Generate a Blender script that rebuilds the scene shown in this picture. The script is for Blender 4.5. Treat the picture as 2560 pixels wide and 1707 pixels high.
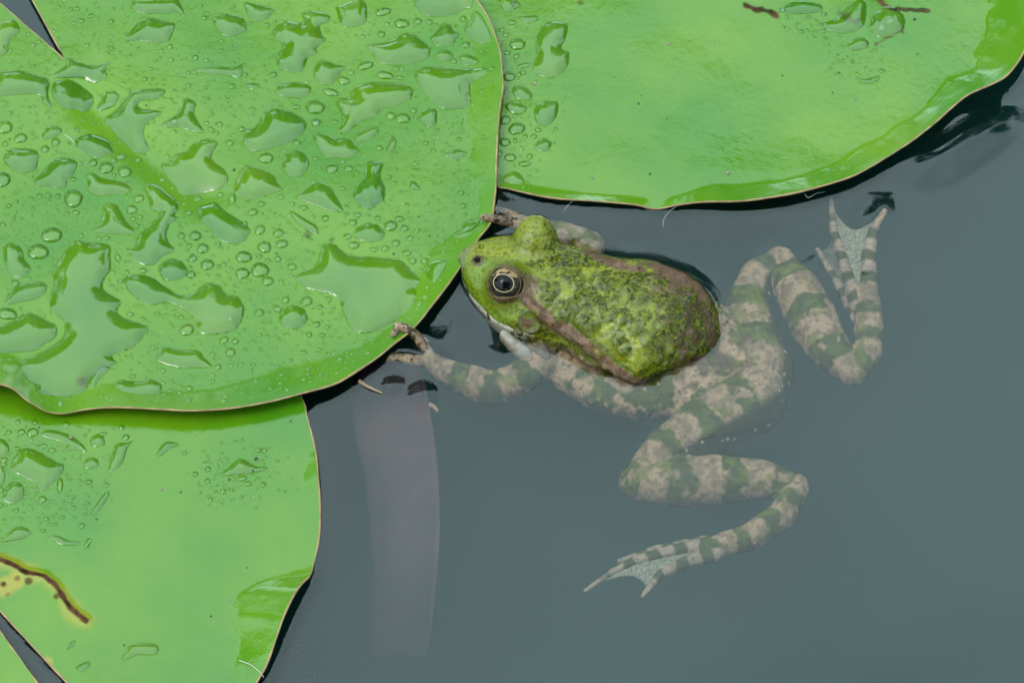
import bpy, math, random
import numpy as np
from mathutils import Vector, Matrix

for o in list(bpy.data.objects):
    bpy.data.objects.remove(o)
SC = bpy.context.scene
COL = SC.collection
R = math.radians
random.seed(7)
RNG = np.random.default_rng(7)

# ------------------------------------------------------------------ camera
TILT, DIST, WIDTH = R(37), 0.90, 0.27          # tilt from straight down, metres
FWD = np.array([0, math.sin(TILT), -math.cos(TILT)])
UPV = np.array([0, math.cos(TILT), math.sin(TILT)])
CAM = -FWD * DIST
cd = bpy.data.cameras.new('camera')
cam = bpy.data.objects.new('camera', cd)
COL.objects.link(cam)
cam.location = CAM
cam.rotation_euler = (TILT, 0, 0)
cd.sensor_width = 36
cd.lens = 36 * DIST / WIDTH
cd.clip_start, cd.clip_end = 0.01, 2000
SC.camera = cam

# ------------------------------------------------------------------ sky, sun, exposure
SUN_EL, SUN_AZ = R(58), R(238)
w = bpy.data.worlds.new('World')
SC.world = w
w.use_nodes = True
nt = w.node_tree
bg = nt.nodes['Background']
sky = nt.nodes.new('ShaderNodeTexSky')
sky.sky_type = 'NISHITA'
sky.sun_disc = False
sky.sun_elevation = SUN_EL
sky.sun_rotation = SUN_AZ
sky.air_density, sky.dust_density, sky.ozone_density = 1.0, 4.0, 1.0
hs = nt.nodes.new('ShaderNodeHueSaturation')
hs.inputs['Saturation'].default_value = 0.30
mx = nt.nodes.new('ShaderNodeMix')
mx.data_type = 'RGBA'
mx.inputs['Factor'].default_value = 0.75                # overcast: mostly an even cloud layer
mx.inputs[7].default_value = (6.9, 9.3, 9.8, 1)
nt.links.new(sky.outputs[0], hs.inputs['Color'])
nt.links.new(hs.outputs[0], mx.inputs[6])
# the cloud layer is gently uneven all over
wtc = nt.nodes.new('ShaderNodeTexCoord')
wnz = nt.nodes.new('ShaderNodeTexNoise')
wnz.inputs['Scale'].default_value = 3.2
wnz.inputs['Detail'].default_value = 4
wmr = nt.nodes.new('ShaderNodeMapRange')
wmr.inputs['From Min'].default_value, wmr.inputs['From Max'].default_value = .3, .7
wmr.inputs['To Min'].default_value, wmr.inputs['To Max'].default_value = .74, 1.24
wmul = nt.nodes.new('ShaderNodeMix')
wmul.data_type = 'RGBA'
wmul.blend_type = 'MULTIPLY'
wmul.inputs[0].default_value = 1
nt.links.new(wtc.outputs['Generated'], wnz.inputs[0])
nt.links.new(wnz.outputs[0], wmr.inputs[0])
nt.links.new(mx.outputs[2], wmul.inputs[6])
nt.links.new(wmr.outputs[0], wmul.inputs[7])
nt.links.new(wmul.outputs[2], bg.inputs['Color'])
bg.inputs['Strength'].default_value = 0.15
sl = bpy.data.lights.new('sun', 'SUN')
sun = bpy.data.objects.new('sun', sl)
COL.objects.link(sun)
sl.energy, sl.angle, sl.color = 0.5, R(22), (1, 0.96, 0.9)
sd = Vector((math.sin(SUN_AZ) * math.cos(SUN_EL), math.cos(SUN_AZ) * math.cos(SUN_EL), math.sin(SUN_EL)))
sun.rotation_euler = sd.to_track_quat('Z', 'Y').to_euler()
sun.location = sd * 20
SC.view_settings.view_transform = 'Standard'
SC.view_settings.look = 'None'
SC.view_settings.gamma = 1
SC.view_settings.exposure = 2.25
SC.render.engine = 'CYCLES'
cy = SC.cycles
cy.use_denoising = True
cy.max_bounces, cy.diffuse_bounces, cy.glossy_bounces = 12, 3, 4
cy.transmission_bounces, cy.transparent_max_bounces, cy.volume_bounces = 8, 24, 1
cy.caustics_reflective = cy.caustics_refractive = True
cy.sample_clamp_indirect = 10

# ------------------------------------------------------------------ helpers
def at(px, py, z=0.0):
    """point of the photograph (pixels of 2560x1707) at height z (mm) -> world metres"""
    k = WIDTH / DIST / 2560
    px, py, z = (np.asarray(v, float) for v in (px, py, z))
    d = FWD + (px - 1280)[..., None] * k * np.array([1., 0, 0]) + (853.5 - py)[..., None] * k * UPV
    t = (z / 1000 - CAM[2]) / d[..., 2]
    return CAM + d * t[..., None]

def to_px(p):
    q = p - CAM
    dep = q @ FWD
    k = 2560 * DIST / WIDTH
    return 1280 + q[..., 0] / dep * k, 853.5 - (q @ UPV) / dep * k

def _hash(ix, iy, iz, seed):
    h = (ix * 374761393 + iy * 668265263 + iz * 1440662683 + seed * 974711) & 0xFFFFFFFF
    h = ((h ^ (h >> 13)) * 1274126177) & 0xFFFFFFFF
    return ((h ^ (h >> 16)) & 0xFFFF) / 65535.0

def vnoise(p, s, seed=0):
    q = np.asarray(p, float) * s + 1000.0
    i = np.floor(q).astype(np.int64)
    f = q - i
    f = f * f * (3 - 2 * f)
    out = 0
    for dx in (0, 1):
        for dy in (0, 1):
            for dz in (0, 1):
                wgt = (f[..., 0] if dx else 1 - f[..., 0]) * (f[..., 1] if dy else 1 - f[..., 1]) * (f[..., 2] if dz else 1 - f[..., 2])
                out = out + wgt * _hash(i[..., 0] + dx, i[..., 1] + dy, i[..., 2] + dz, seed)
    return out

def fbm(p, s, seed=0, n=3):
    a, t, o = 1.0, 0, 0
    for k in range(n):
        o = o + a * vnoise(p, s * 2 ** k, seed + k)
        t += a
        a *= .5
    return o / t

def cells(p, s, seed=0):
    """distance to nearest jittered point (Worley) and its hash"""
    q = np.asarray(p, float) * s + 1000.0
    i = np.floor(q).astype(np.int64)
    best = np.full(q.shape[:-1], 9.0)
    bh = np.zeros(q.shape[:-1])
    for dx in (-1, 0, 1):
        for dy in (-1, 0, 1):
            for dz in (-1, 0, 1):
                c = i + np.array([dx, dy, dz])
                h = [_hash(c[..., 0], c[..., 1], c[..., 2], seed + 31 * k) for k in range(4)]
                d = np.sqrt(sum((c[..., k] + h[k] - q[..., k]) ** 2 for k in range(3)))
                m = d < best
                best = np.where(m, d, best)
                bh = np.where(m, h[3], bh)
    return best, bh

def sstep(a, b, x):
    t = np.clip((x - a) / (b - a), 0, 1)
    return t * t * (3 - 2 * t)

def catmull(pts, closed=True, n=8):
    p = np.asarray(pts, float)
    N = len(p)
    out = []
    for i in range(N if closed else N - 1):
        g = (lambda j: p[j % N]) if closed else (lambda j: p[min(max(j, 0), N - 1)])
        a, b, c, d = g(i - 1), g(i), g(i + 1), g(i + 2)
        for k in range(n):
            t = k / n
            out.append(.5 * (2 * b + (c - a) * t + (2 * a - 5 * b + 4 * c - d) * t * t + (3 * b - a - 3 * c + d) * t ** 3))
    if not closed:
        out.append(p[-1])
    return np.array(out)

def mesh_obj(name, verts, faces, mat, parent=None, smooth=True, attrs=None, cols=None):
    me = bpy.data.meshes.new(name)
    verts = np.asarray(verts, np.float32)
    if isinstance(faces, np.ndarray):
        n, k = faces.shape
        me.vertices.add(len(verts))
        me.vertices.foreach_set('co', verts.ravel())
        me.loops.add(n * k)
        me.loops.foreach_set('vertex_index', faces.astype(np.int32).ravel())
        me.polygons.add(n)
        me.polygons.foreach_set('loop_start', np.arange(0, n * k, k, dtype=np.int32))
        me.update(calc_edges=True)
        me.validate()
    else:
        me.from_pydata([tuple(v) for v in verts], [], faces)
        me.update()
    if smooth:
        me.polygons.foreach_set('use_smooth', np.ones(len(me.polygons), bool))
    for nm, arr in (attrs or {}).items():
        at_ = me.attributes.new(nm, 'FLOAT', 'POINT')
        at_.data.foreach_set('value', np.asarray(arr, np.float32))
    for nm, arr in (cols or {}).items():
        at_ = me.attributes.new(nm, 'FLOAT_COLOR', 'POINT')
        a4 = np.ones((len(arr), 4), np.float32)
        a4[:, :3] = arr
        at_.data.foreach_set('color', a4.ravel())
    if mat:
        me.materials.append(mat)
    o = bpy.data.objects.new(name, me)
    COL.objects.link(o)
    if parent:
        o.parent = parent
        o.matrix_parent_inverse = Matrix.Translation(-parent.location)
    return o

def tag(o, label=None, cat=None, group=None, kind=None):
    for k, v in (('label', label), ('category', cat), ('group', group), ('kind', kind)):
        if v:
            o[k] = v
    return o

def empty(name, loc):
    o = bpy.data.objects.new(name, None)
    o.location = loc
    o.empty_display_size = 0.01
    COL.objects.link(o)
    return o

def tube(pts, rad, n=8, flat=1.0):
    """tapered tube along a polyline -> verts, faces"""
    pts = np.asarray(pts, float)
    rad = np.broadcast_to(np.asarray(rad, float), (len(pts),))
    T = np.gradient(pts, axis=0)
    T /= np.linalg.norm(T, axis=1)[:, None] + 1e-12
    ref = np.array([0, 0, 1.]) if abs(T[:, 2]).mean() < .8 else np.array([1., 0, 0])
    vs, fs = [], []
    for i in range(len(pts)):
        a = np.cross(T[i], ref)
        a /= np.linalg.norm(a)
        b = np.cross(a, T[i])
        for k in range(n):
            th = 2 * math.pi * k / n
            vs.append(pts[i] + rad[i] * (a * math.cos(th) + b * math.sin(th) * flat))
    for i in range(len(pts) - 1):
        for k in range(n):
            fs.append((i * n + k, i * n + (k + 1) % n, (i + 1) * n + (k + 1) % n, (i + 1) * n + k))
    fs.append(tuple(range(n - 1, -1, -1)))
    fs.append(tuple((len(pts) - 1) * n + k for k in range(n)))
    return vs, fs

def material(name):
    m = bpy.data.materials.new(name)
    m.use_nodes = True
    t = m.node_tree
    for n in list(t.nodes):
        t.nodes.remove(n)
    out = t.nodes.new('ShaderNodeOutputMaterial')
    return m, t, out

def principled(name, base, rough=.5, spec=.5, noise=None, bump=None, coat=0):
    m, t, out = material(name)
    b = t.nodes.new('ShaderNodeBsdfPrincipled')
    b.inputs['Base Color'].default_value = (*base, 1)
    b.inputs['Roughness'].default_value = rough
    b.inputs['Specular IOR Level'].default_value = spec
    b.inputs['Coat Weight'].default_value = coat
    t.links.new(b.outputs[0], out.inputs[0])
    tc = t.nodes.new('ShaderNodeTexCoord')
    if noise:
        sc, c2 = noise
        nz = t.nodes.new('ShaderNodeTexNoise')
        nz.inputs['Scale'].default_value = sc
        nz.inputs['Detail'].default_value = 6
        cr = t.nodes.new('ShaderNodeValToRGB')
        cr.color_ramp.elements[0].position, cr.color_ramp.elements[1].position = .35, .65
        cr.color_ramp.elements[0].color = (*base, 1)
        cr.color_ramp.elements[1].color = (*c2, 1)
        t.links.new(tc.outputs['Object'], nz.inputs[0])
        t.links.new(nz.outputs[0], cr.inputs[0])
        t.links.new(cr.outputs[0], b.inputs['Base Color'])
    if bump:
        sc, st, ds = bump
        nz = t.nodes.new('ShaderNodeTexNoise')
        nz.inputs['Scale'].default_value = sc
        nz.inputs['Detail'].default_value = 4
        bp = t.nodes.new('ShaderNodeBump')
        bp.inputs['Strength'].default_value = st
        bp.inputs['Distance'].default_value = ds
        t.links.new(tc.outputs['Object'], nz.inputs[0])
        t.links.new(nz.outputs[0], bp.inputs['Height'])
        t.links.new(bp.outputs[0], b.inputs['Normal'])
    return m

def mathnode(t, op, a, b=None):
    n = t.nodes.new('ShaderNodeMath')
    n.operation = op
    for i, v in enumerate((a, b)):
        if v is None:
            continue
        if isinstance(v, (int, float)):
            n.inputs[i].default_value = v
        else:
            t.links.new(v, n.inputs[i])
    return n.outputs[0]

# ------------------------------------------------------------------ materials
def water_material(name, volume, ior=1.315):
    m, t, out = material(name)
    fr = t.nodes.new('ShaderNodeFresnel')
    fr.inputs['IOR'].default_value = ior
    tr = t.nodes.new('ShaderNodeBsdfTransparent')
    gl = t.nodes.new('ShaderNodeBsdfGlossy')
    gl.inputs['Roughness'].default_value = 0.0
    gl.inputs['Color'].default_value = (1, 1, 1, 1)
    mix = t.nodes.new('ShaderNodeMixShader')
    t.links.new(fr.outputs[0], mix.inputs[0])
    t.links.new(tr.outputs[0], mix.inputs[1])
    t.links.new(gl.outputs[0], mix.inputs[2])
    t.links.new(mix.outputs[0], out.inputs['Surface'])
    if volume:
        ab = t.nodes.new('ShaderNodeVolumeAbsorption')
        ab.inputs['Color'].default_value = (0.36, 0.40, 0.32, 1)
        ab.inputs['Density'].default_value = 10
        vs = t.nodes.new('ShaderNodeVolumeScatter')
        vs.inputs['Color'].default_value = (0.15, 0.8, 0.75, 1)
        vs.inputs['Density'].default_value = 0.6
        ad = t.nodes.new('ShaderNodeAddShader')
        t.links.new(ab.outputs[0], ad.inputs[0])
        t.links.new(vs.outputs[0], ad.inputs[1])
        t.links.new(ad.outputs[0], out.inputs['Volume'])
    return m

M_WATER = water_material('pond_water', True)
M_DROP = water_material('rain_water', False, 1.37)

def pad_material():
    m, t, out = material('pad_green')
    b = t.nodes.new('ShaderNodeBsdfPrincipled')
    t.links.new(b.outputs[0], out.inputs[0])
    tc = t.nodes.new('ShaderNodeTexCoord')
    def noise(sc, det=4):
        n = t.nodes.new('ShaderNodeTexNoise')
        n.inputs['Scale'].default_value = sc
        n.inputs['Detail'].default_value = det
        t.links.new(tc.outputs['Object'], n.inputs[0])
        return n.outputs[0]
    def ramp(fac, p0, c0, p1, c1):
        r = t.nodes.new('ShaderNodeValToRGB')
        e = r.color_ramp.elements
        e[0].position, e[0].color = p0, (*c0, 1)
        e[1].position, e[1].color = p1, (*c1, 1)
        t.links.new(fac, r.inputs[0])
        return r.outputs[0]
    def mixc(fac, a, c):
        n = t.nodes.new('ShaderNodeMix')
        n.data_type = 'RGBA'
        if isinstance(fac, float):
            n.inputs[0].default_value = fac
        else:
            t.links.new(fac, n.inputs[0])
        for s, v in ((6, a), (7, c)):
            if isinstance(v, tuple):
                n.inputs[s].default_value = (*v, 1)
            else:
                t.links.new(v, n.inputs[s])
        return n.outputs[2]
    wet = t.nodes.new('ShaderNodeAttribute')
    wet.attribute_name = 'wet'
    stain = t.nodes.new('ShaderNodeAttribute')
    stain.attribute_name = 'stain'
    dry = ramp(noise(22), .35, (0.021, 0.076, 0.0018), .68, (0.048, 0.098, 0.0016))
    wetc = ramp(noise(30), .3, (0.021, 0.080, 0.0007), .7, (0.050, 0.106, 0.0007))
    c = mixc(wet.outputs['Fac'], dry, wetc)
    # small brown specks of dirt and age
    vo = t.nodes.new('ShaderNodeTexVoronoi')
    vo.inputs['Scale'].default_value = 55
    t.links.new(tc.outputs['Object'], vo.inputs['Vector'])
    spk = t.nodes.new('ShaderNodeMath')
    spk.operation = 'LESS_THAN'
    t.links.new(vo.outputs['Distance'], spk.inputs[0])
    rs = mathnode(t, 'MULTIPLY', vo.outputs['Color'], 0.035)
    t.links.new(rs, spk.inputs[1])
    c = mixc(mathnode(t, 'MULTIPLY', spk.outputs[0], .75), c, (0.03, 0.022, 0.012))
    c0_ = c
    age = t.nodes.new('ShaderNodeAttribute')
    age.attribute_name = 'age'
    c = mixc(age.outputs['Fac'], c0_, (0.13, 0.105, 0.006))
    c = mixc(stain.outputs['Fac'], c, ramp(noise(260), .4, (0.014, 0.006, 0.004), .7, (0.060, 0.024, 0.014)))
    t.links.new(c, b.inputs['Base Color'])
    inv = mathnode(t, 'SUBTRACT', 1.0, wet.outputs['Fac'])
    t.links.new(mathnode(t, 'MULTIPLY', mathnode(t, 'ADD', mathnode(t, 'MULTIPLY', inv, 0.22), .02), mathnode(t, 'SUBTRACT', 1.0, stain.outputs['Fac'])), b.inputs['Specular IOR Level'])
    rf = t.nodes.new('ShaderNodeAttribute')
    rf.attribute_name = 'rough'
    t.links.new(rf.outputs['Fac'], b.inputs['Roughness'])
    # very fine relief on the waxy skin
    bp = t.nodes.new('ShaderNodeBump')
    bp.inputs['Strength'].default_value = 0.25
    bp.inputs['Distance'].default_value = 0.0004
    t.links.new(noise(420, 3), bp.inputs['Height'])
    t.links.new(bp.outputs[0], b.inputs['Normal'])
    return m

M_PAD = pad_material()
M_UNDER = principled('pad_underside', (0.035, 0.022, 0.012), .6, .3, noise=(60, (0.05, 0.035, 0.012)))
M_RIM = principled('pad_rim', (0.16, 0.10, 0.045), .5, .3, noise=(300, (0.09, 0.05, 0.02)))
M_STEM = principled('pad_stem', (0.02, 0.018, 0.008), .6, .0, noise=(90, (0.035, 0.02, 0.012)))

def skin_material():
    m, t, out = material('frog_skin')
    b = t.nodes.new('ShaderNodeBsdfPrincipled')
    t.links.new(b.outputs[0], out.inputs[0])
    ca = t.nodes.new('ShaderNodeAttribute')
    ca.attribute_name = 'skin'
    tc = t.nodes.new('ShaderNodeTexCoord')
    n1 = t.nodes.new('ShaderNodeTexNoise')
    n1.inputs['Scale'].default_value = 1000
    n1.inputs['Detail'].default_value = 5
    t.links.new(tc.outputs['Object'], n1.inputs[0])
    r = t.nodes.new('ShaderNodeValToRGB')
    r.color_ramp.elements[0].position, r.color_ramp.elements[0].color = .32, (.50, .50, .50, 1)
    r.color_ramp.elements[1].position, r.color_ramp.elements[1].color = .48, (1.05, 1.05, 1.05, 1)
    t.links.new(n1.outputs[0], r.inputs[0])
    mu = t.nodes.new('ShaderNodeMix')
    mu.data_type = 'RGBA'
    mu.blend_type = 'MULTIPLY'
    mu.inputs[0].default_value = 1
    t.links.new(ca.outputs['Color'], mu.inputs[6])
    t.links.new(r.outputs[0], mu.inputs[7])
    ma = t.nodes.new('ShaderNodeAttribute')
    ma.attribute_name = 'moss'
    n2 = t.nodes.new('ShaderNodeTexNoise')
    n2.inputs['Scale'].default_value = 420
    n2.inputs['Detail'].default_value = 8
    n2.inputs['Roughness'].default_value = .65
    t.links.new(tc.outputs['Object'], n2.inputs[0])
    v = mathnode(t, 'ADD', n2.outputs[0], mathnode(t, 'MULTIPLY', mathnode(t, 'SUBTRACT', ma.outputs['Fac'], .5), .55))
    v = mathnode(t, 'ADD', mathnode(t, 'MULTIPLY', mathnode(t, 'SUBTRACT', v, .5), 14), .5)
    cl = t.nodes.new('ShaderNodeClamp')
    t.links.new(v, cl.inputs[0])
    mm_ = t.nodes.new('ShaderNodeMix')
    mm_.data_type = 'RGBA'
    t.links.new(mathnode(t, 'MULTIPLY', cl.outputs[0], .85), mm_.inputs[0])
    t.links.new(mu.outputs[2], mm_.inputs[6])
    n3_ = t.nodes.new('ShaderNodeTexNoise')
    n3_.inputs['Scale'].default_value = 1100
    n3_.inputs['Detail'].default_value = 5
    t.links.new(tc.outputs['Object'], n3_.inputs[0])
    mr = t.nodes.new('ShaderNodeValToRGB')
    mr.color_ramp.elements[0].position, mr.color_ramp.elements[0].color = .42, (.007, .010, .0004, 1)
    mr.color_ramp.elements[1].position, mr.color_ramp.elements[1].color = .60, (.052, .056, .0012, 1)
    t.links.new(n3_.outputs[0], mr.inputs[0])
    da = t.nodes.new('ShaderNodeAttribute')
    da.attribute_name = 'dusk'
    dk = t.nodes.new('ShaderNodeMix')
    dk.data_type = 'RGBA'
    t.links.new(da.outputs['Fac'], dk.inputs[0])
    t.links.new(mr.outputs[0], dk.inputs[6])
    dk.inputs[7].default_value = (.016, .010, .003, 1)
    t.links.new(dk.outputs[2], mm_.inputs[7])
    t.links.new(mm_.outputs[2], b.inputs['Base Color'])
    b.inputs['Roughness'].default_value = .13
    wa = t.nodes.new('ShaderNodeAttribute')
    wa.attribute_name = 'in_air'
    mo = mathnode(t, 'SUBTRACT', 1.0, mathnode(t, 'MULTIPLY', cl.outputs[0], .40))
    t.links.new(mathnode(t, 'ADD', mathnode(t, 'MULTIPLY', mathnode(t, 'MULTIPLY', wa.outputs['Fac'], .17), mo), .02), b.inputs['Specular IOR Level'])
    bp = t.nodes.new('ShaderNodeBump')
    bp.inputs['Strength'].default_value = .5
    bp.inputs['Distance'].default_value = .0005
    vo = t.nodes.new('ShaderNodeTexVoronoi')
    vo.inputs['Scale'].default_value = 620
    t.links.new(tc.outputs['Object'], vo.inputs['Vector'])
    hgt = mathnode(t, 'SUBTRACT', mathnode(t, 'ADD', n1.outputs[0], mathnode(t, 'MULTIPLY', n2.outputs[0], .8)), mathnode(t, 'MULTIPLY', vo.outputs['Distance'], .7))
    t.links.new(hgt, bp.inputs['Height'])
    t.links.new(bp.outputs[0], b.inputs['Normal'])
    return m

M_SKIN = skin_material()

def eye_material():
    m, t, out = material('frog_eye')
    b = t.nodes.new('ShaderNodeBsdfPrincipled')
    t.links.new(b.outputs[0], out.inputs[0])
    tc = t.nodes.new('ShaderNodeTexCoord')
    sp = t.nodes.new('ShaderNodeSeparateXYZ')
    t.links.new(tc.outputs['Object'], sp.inputs[0])
    nz = t.nodes.new('ShaderNodeTexNoise')
    nz.inputs['Scale'].default_value = 900
    nz.inputs['Detail'].default_value = 4
    t.links.new(tc.outputs['Object'], nz.inputs[0])
    # object x/y in metres across the eye, +z is the gaze
    def ell(cx, cy_, rx, ry):
        dx = mathnode(t, 'DIVIDE', mathnode(t, 'SUBTRACT', sp.outputs[0], cx), rx)
        dy = mathnode(t, 'DIVIDE', mathnode(t, 'SUBTRACT', sp.outputs[1], cy_), ry)
        return mathnode(t, 'SQRT', mathnode(t, 'ADD', mathnode(t, 'MULTIPLY', dx, dx), mathnode(t, 'MULTIPLY', dy, dy)))
    pup = ell(-.0002, 0.0, .00265, .00222)
    ring = ell(-.0002, 0.0, .00287, .00243)
    outer = ell(0, 0, .0040, .0040)
    def lt(v, x):
        return mathnode(t, 'LESS_THAN', v, x)
    def mixc(fac, a, c):
        n = t.nodes.new('ShaderNodeMix')
        n.data_type = 'RGBA'
        t.links.new(fac, n.inputs[0])
        for s, v in ((6, a), (7, c)):
            if isinstance(v, tuple):
                n.inputs[s].default_value = (*v, 1)
            else:
                t.links.new(v, n.inputs[s])
        return n.outputs[2]
    gold, dark = (0.13, 0.085, 0.04), (0.008, 0.007, 0.006)
    # upper iris is gold flecked, the lower dusky
    up = mathnode(t, 'MULTIPLY', sp.outputs[1], 90)
    fleck = mathnode(t, 'GREATER_THAN', mathnode(t, 'ADD', nz.outputs[0], up), .70)
    lowf = mathnode(t, 'GREATER_THAN', nz.outputs[0], .62)
    c = mixc(lowf, dark, (0.05, 0.04, 0.022))
    c = mixc(fleck, c, gold)
    c = mixc(mathnode(t, 'GREATER_THAN', outer, 1.0), c, (0.075, 0.055, 0.022))
    c = mixc(mathnode(t, 'GREATER_THAN', outer, 1.05), c, (0.010, 0.008, 0.006))
    c = mixc(lt(ring, 1), c, (0.19, 0.145, 0.07))
    c = mixc(lt(pup, 1), c, (0.001, 0.001, 0.0012))
    t.links.new(c, b.inputs['Base Color'])
    b.inputs['Roughness'].default_value = .04
    b.inputs['Specular IOR Level'].default_value = .11
    return m

M_EYE = eye_material()

# ------------------------------------------------------------------ large structure: pond bed, bank, trees
def sheet(name, pts, faces, mat):
    return tag(mesh_obj(name, pts, faces, mat, smooth=False), kind='structure')

M_BED = principled('mud', (0.02, 0.018, 0.01), .9, .2, noise=(3, (0.03, 0.026, 0.014)))
M_BANK = principled('bank_grass', (0.035, 0.06, 0.015), .9, .2, noise=(2, (0.06, 0.055, 0.025)), bump=(9, 1, .05))
sheet('pond_bed', [(-5.9, -5.9, -.5), (5.9, -5.9, -.5), (5.9, 5.9, -.5), (-5.9, 5.9, -.5)], [(0, 1, 2, 3)], M_BED)
bv, bf = [], []
NB = 48
for ring, (rr, zz) in enumerate(((4.6, -.62), (5.1, .04), (6.5, .25), (20, .4), (900, .4))):
    for k in range(NB):
        a = 2 * math.pi * k / NB
        wob = 1 + (.06 * math.sin(3 * a + 1) + .04 * math.sin(7 * a) if ring < 3 else 0)
        bv.append((math.cos(a) * rr * wob, math.sin(a) * rr * wob, zz))
for ring in range(4):
    for k in range(NB):
        bf.append((ring * NB + k, (ring + 1) * NB + k, (ring + 1) * NB + (k + 1) % NB, ring * NB + (k + 1) % NB))
sheet('bank_ground', bv, bf, M_BANK)

M_BARK = principled('bark', (0.06, 0.045, 0.03), .9, .2, noise=(6, (0.03, 0.024, 0.018)), bump=(20, 1, .03))
M_LEAF = principled('tree_leaf', (0.03, 0.06, 0.012), .6, .3, noise=(3, (0.05, 0.085, 0.018)))

def tree_meshes(seed):
    rg = random.Random(seed)
    vs, fs = tube([(0, 0, 0), (.05, .02, 1.2), (-.05, .05, 2.6), (.08, 0, 4.4), (.05, .05, 6.2)], [.22, .17, .13, .08, .03], 10)
    lv, lf = [], []
    for k in range(26):
        z = 1.0 + 5.3 * (k + rg.random()) / 26
        a = rg.random() * 6.283
        L = (2.0 - abs(z - 3.2) * .42) * rg.uniform(.75, 1.1)
        p0 = np.array([0, 0, z - .5])
        p1 = np.array([math.cos(a) * L, math.sin(a) * L, z + rg.uniform(.1, .7)])
        pm = (p0 + p1) / 2 + np.array([0, 0, .15])
        v2, f2 = tube([p0, pm, p1], [.06, .04, .012], 6)
        fs += [tuple(i + len(vs) for i in f) for f in f2]
        vs += v2
        for q in range(6):
            c = p0 + (p1 - p0) * rg.uniform(.45, 1.05) + np.array([rg.gauss(0, .3) for _ in range(3)])
            for _ in range(75):
                o = c + np.array([rg.gauss(0, .26), rg.gauss(0, .26), rg.gauss(0, .2)])
                d1 = np.array([rg.gauss(0, 1), rg.gauss(0, 1), rg.gauss(0, .5)])
                d1 /= np.linalg.norm(d1)
                d2 = np.cross(d1, [rg.gauss(0, 1), rg.gauss(0, 1), rg.gauss(0, 1)])
                d2 /= np.linalg.norm(d2) + 1e-9
                s = rg.uniform(.05, .09)
                b = len(lv)
                lv += [o - d1 * s, o + d2 * s * .5, o + d1 * s, o - d2 * s * .5]
                lf.append((b, b + 1, b + 2, b + 3))
    return (vs, fs), (lv, lf)

TREES = []
kinds = []
for s in range(2):
    (tv, tf), (lv, lf) = tree_meshes(s + 3)
    e = empty('bank_tree', (0, 0, 0))
    mesh_obj('trunk', tv, tf, M_BARK, e)
    mesh_obj('crown', lv, lf, M_LEAF, e, smooth=False)
    kinds.append(e)
spots = [(-78, 8.6, .85), (-52, 8.8, 1.05), (-27, 9.0, 1.10), (-4, 8.8, 1.08), (17, 9.0, 1.14), (37, 8.6, 1.14), (57, 8.4, 1.05), (78, 8.4, 1.1), (100, 8.8, 1.0), (162, 6.6, 1.6), (194, 6.4, 1.65)]  # last two stand behind the camera, added to darken reflections facing it
for i, (az, r, s) in enumerate(spots):
    src = kinds[i % 2]
    if i < 2:
        t_ = src
    else:
        t_ = src.copy()
        COL.objects.link(t_)
        for ch in [c for c in src.children]:
            c2 = ch.copy()
            COL.objects.link(c2)
            c2.parent = t_
    t_.location = (r * math.sin(R(az)), r * math.cos(R(az)), .2)
    t_.rotation_euler = (0, 0, i * 1.3)
    t_.scale = (1.15 * s, 1.15 * s, s)
    tag(t_, 'unseen leafy green tree on the bank of the pond', 'tree', 'trees round the pond')

# ------------------------------------------------------------------ lily pads
class Pad:
    pass

def make_pad(centre_px, outline, sinus, base, seed, rough, label, ray_out=None, fine=None):
    """outline: (px, py, lift mm, rim width mm) in order round the pad, from one sinus lip to the other"""
    P = Pad()
    P.base = base
    P.c = at(*centre_px, base)[:2]
    o = np.array(outline, float)
    w3 = at(o[:, 0], o[:, 1], base + o[:, 2])[:, :2]
    dense = catmull(np.column_stack([w3, o[:, 2:4]]), closed=False, n=10)
    d = dense[:, :2] - P.c
    phi = np.unwrap(np.arctan2(d[:, 1], d[:, 0]))
    if phi[-1] < phi[0]:
        phi, dense, d = phi[::-1], dense[::-1], d[::-1]
    # keep angles increasing
    keep = [0]
    for i in range(1, len(phi)):
        if phi[i] > phi[keep[-1]] + 1e-5:
            keep.append(i)
    phi, dense, d = phi[keep], dense[keep], d[keep]
    P.phi0, P.phi1 = phi[0], phi[-1]
    rr = np.hypot(d[:, 0], d[:, 1])
    P.seed = seed
    def wrap(a):
        return (a - P.phi0) % (2 * math.pi) + P.phi0
    def r_at(a):
        return np.interp(a, phi, rr)
    def height(x, y):
        """top surface height in metres"""
        a = wrap(np.arctan2(y - P.c[1], x - P.c[0]))
        r = np.hypot(x - P.c[0], y - P.c[1])
        rb = r_at(a)
        lift = np.interp(a, phi, dense[:, 2]) / 1000
        wd = np.interp(a, phi, dense[:, 3]) / 1000
        u0 = 1 - (rb - r) / wd
        pn = np.stack([x, y, np.zeros_like(x)], -1)
        u = np.clip(u0 + .55 * (fbm(pn, 75, seed + 9, 3) - .5) * np.clip(1 - u0, 0, 1), 0, 1.0)
        z = P.base / 1000 + lift * (np.where(u < .2, u * u / .4, u - .1) / .9)
        p = np.stack([x, y, np.zeros_like(x)], -1)
        far = sstep(.0, .012, rb - r)
        z = z + far * (.0016 * (fbm(p, 22, seed, 2) - .5) + .0004 * (fbm(p, 70, seed + 5, 2) - .5))
        # shallow main veins
        z = z - .00002 * far * np.exp(-(np.abs(np.sin(a * 9 + seed)) * r / .0016) ** 2) * sstep(.004, .02, r)
        return z + P.extra(x, y)
    P.extra = lambda x, y: 0 * x
    P.height, P.r_at, P.wrap = height, r_at, wrap
    P.phi, P.rough, P.label = phi, rough, label
    return P

def in_frame(p, margin=120):
    px, py = to_px(p)
    return (px > -margin) & (px < 2560 + margin) & (py > -margin) & (py < 1707 + margin)

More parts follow.
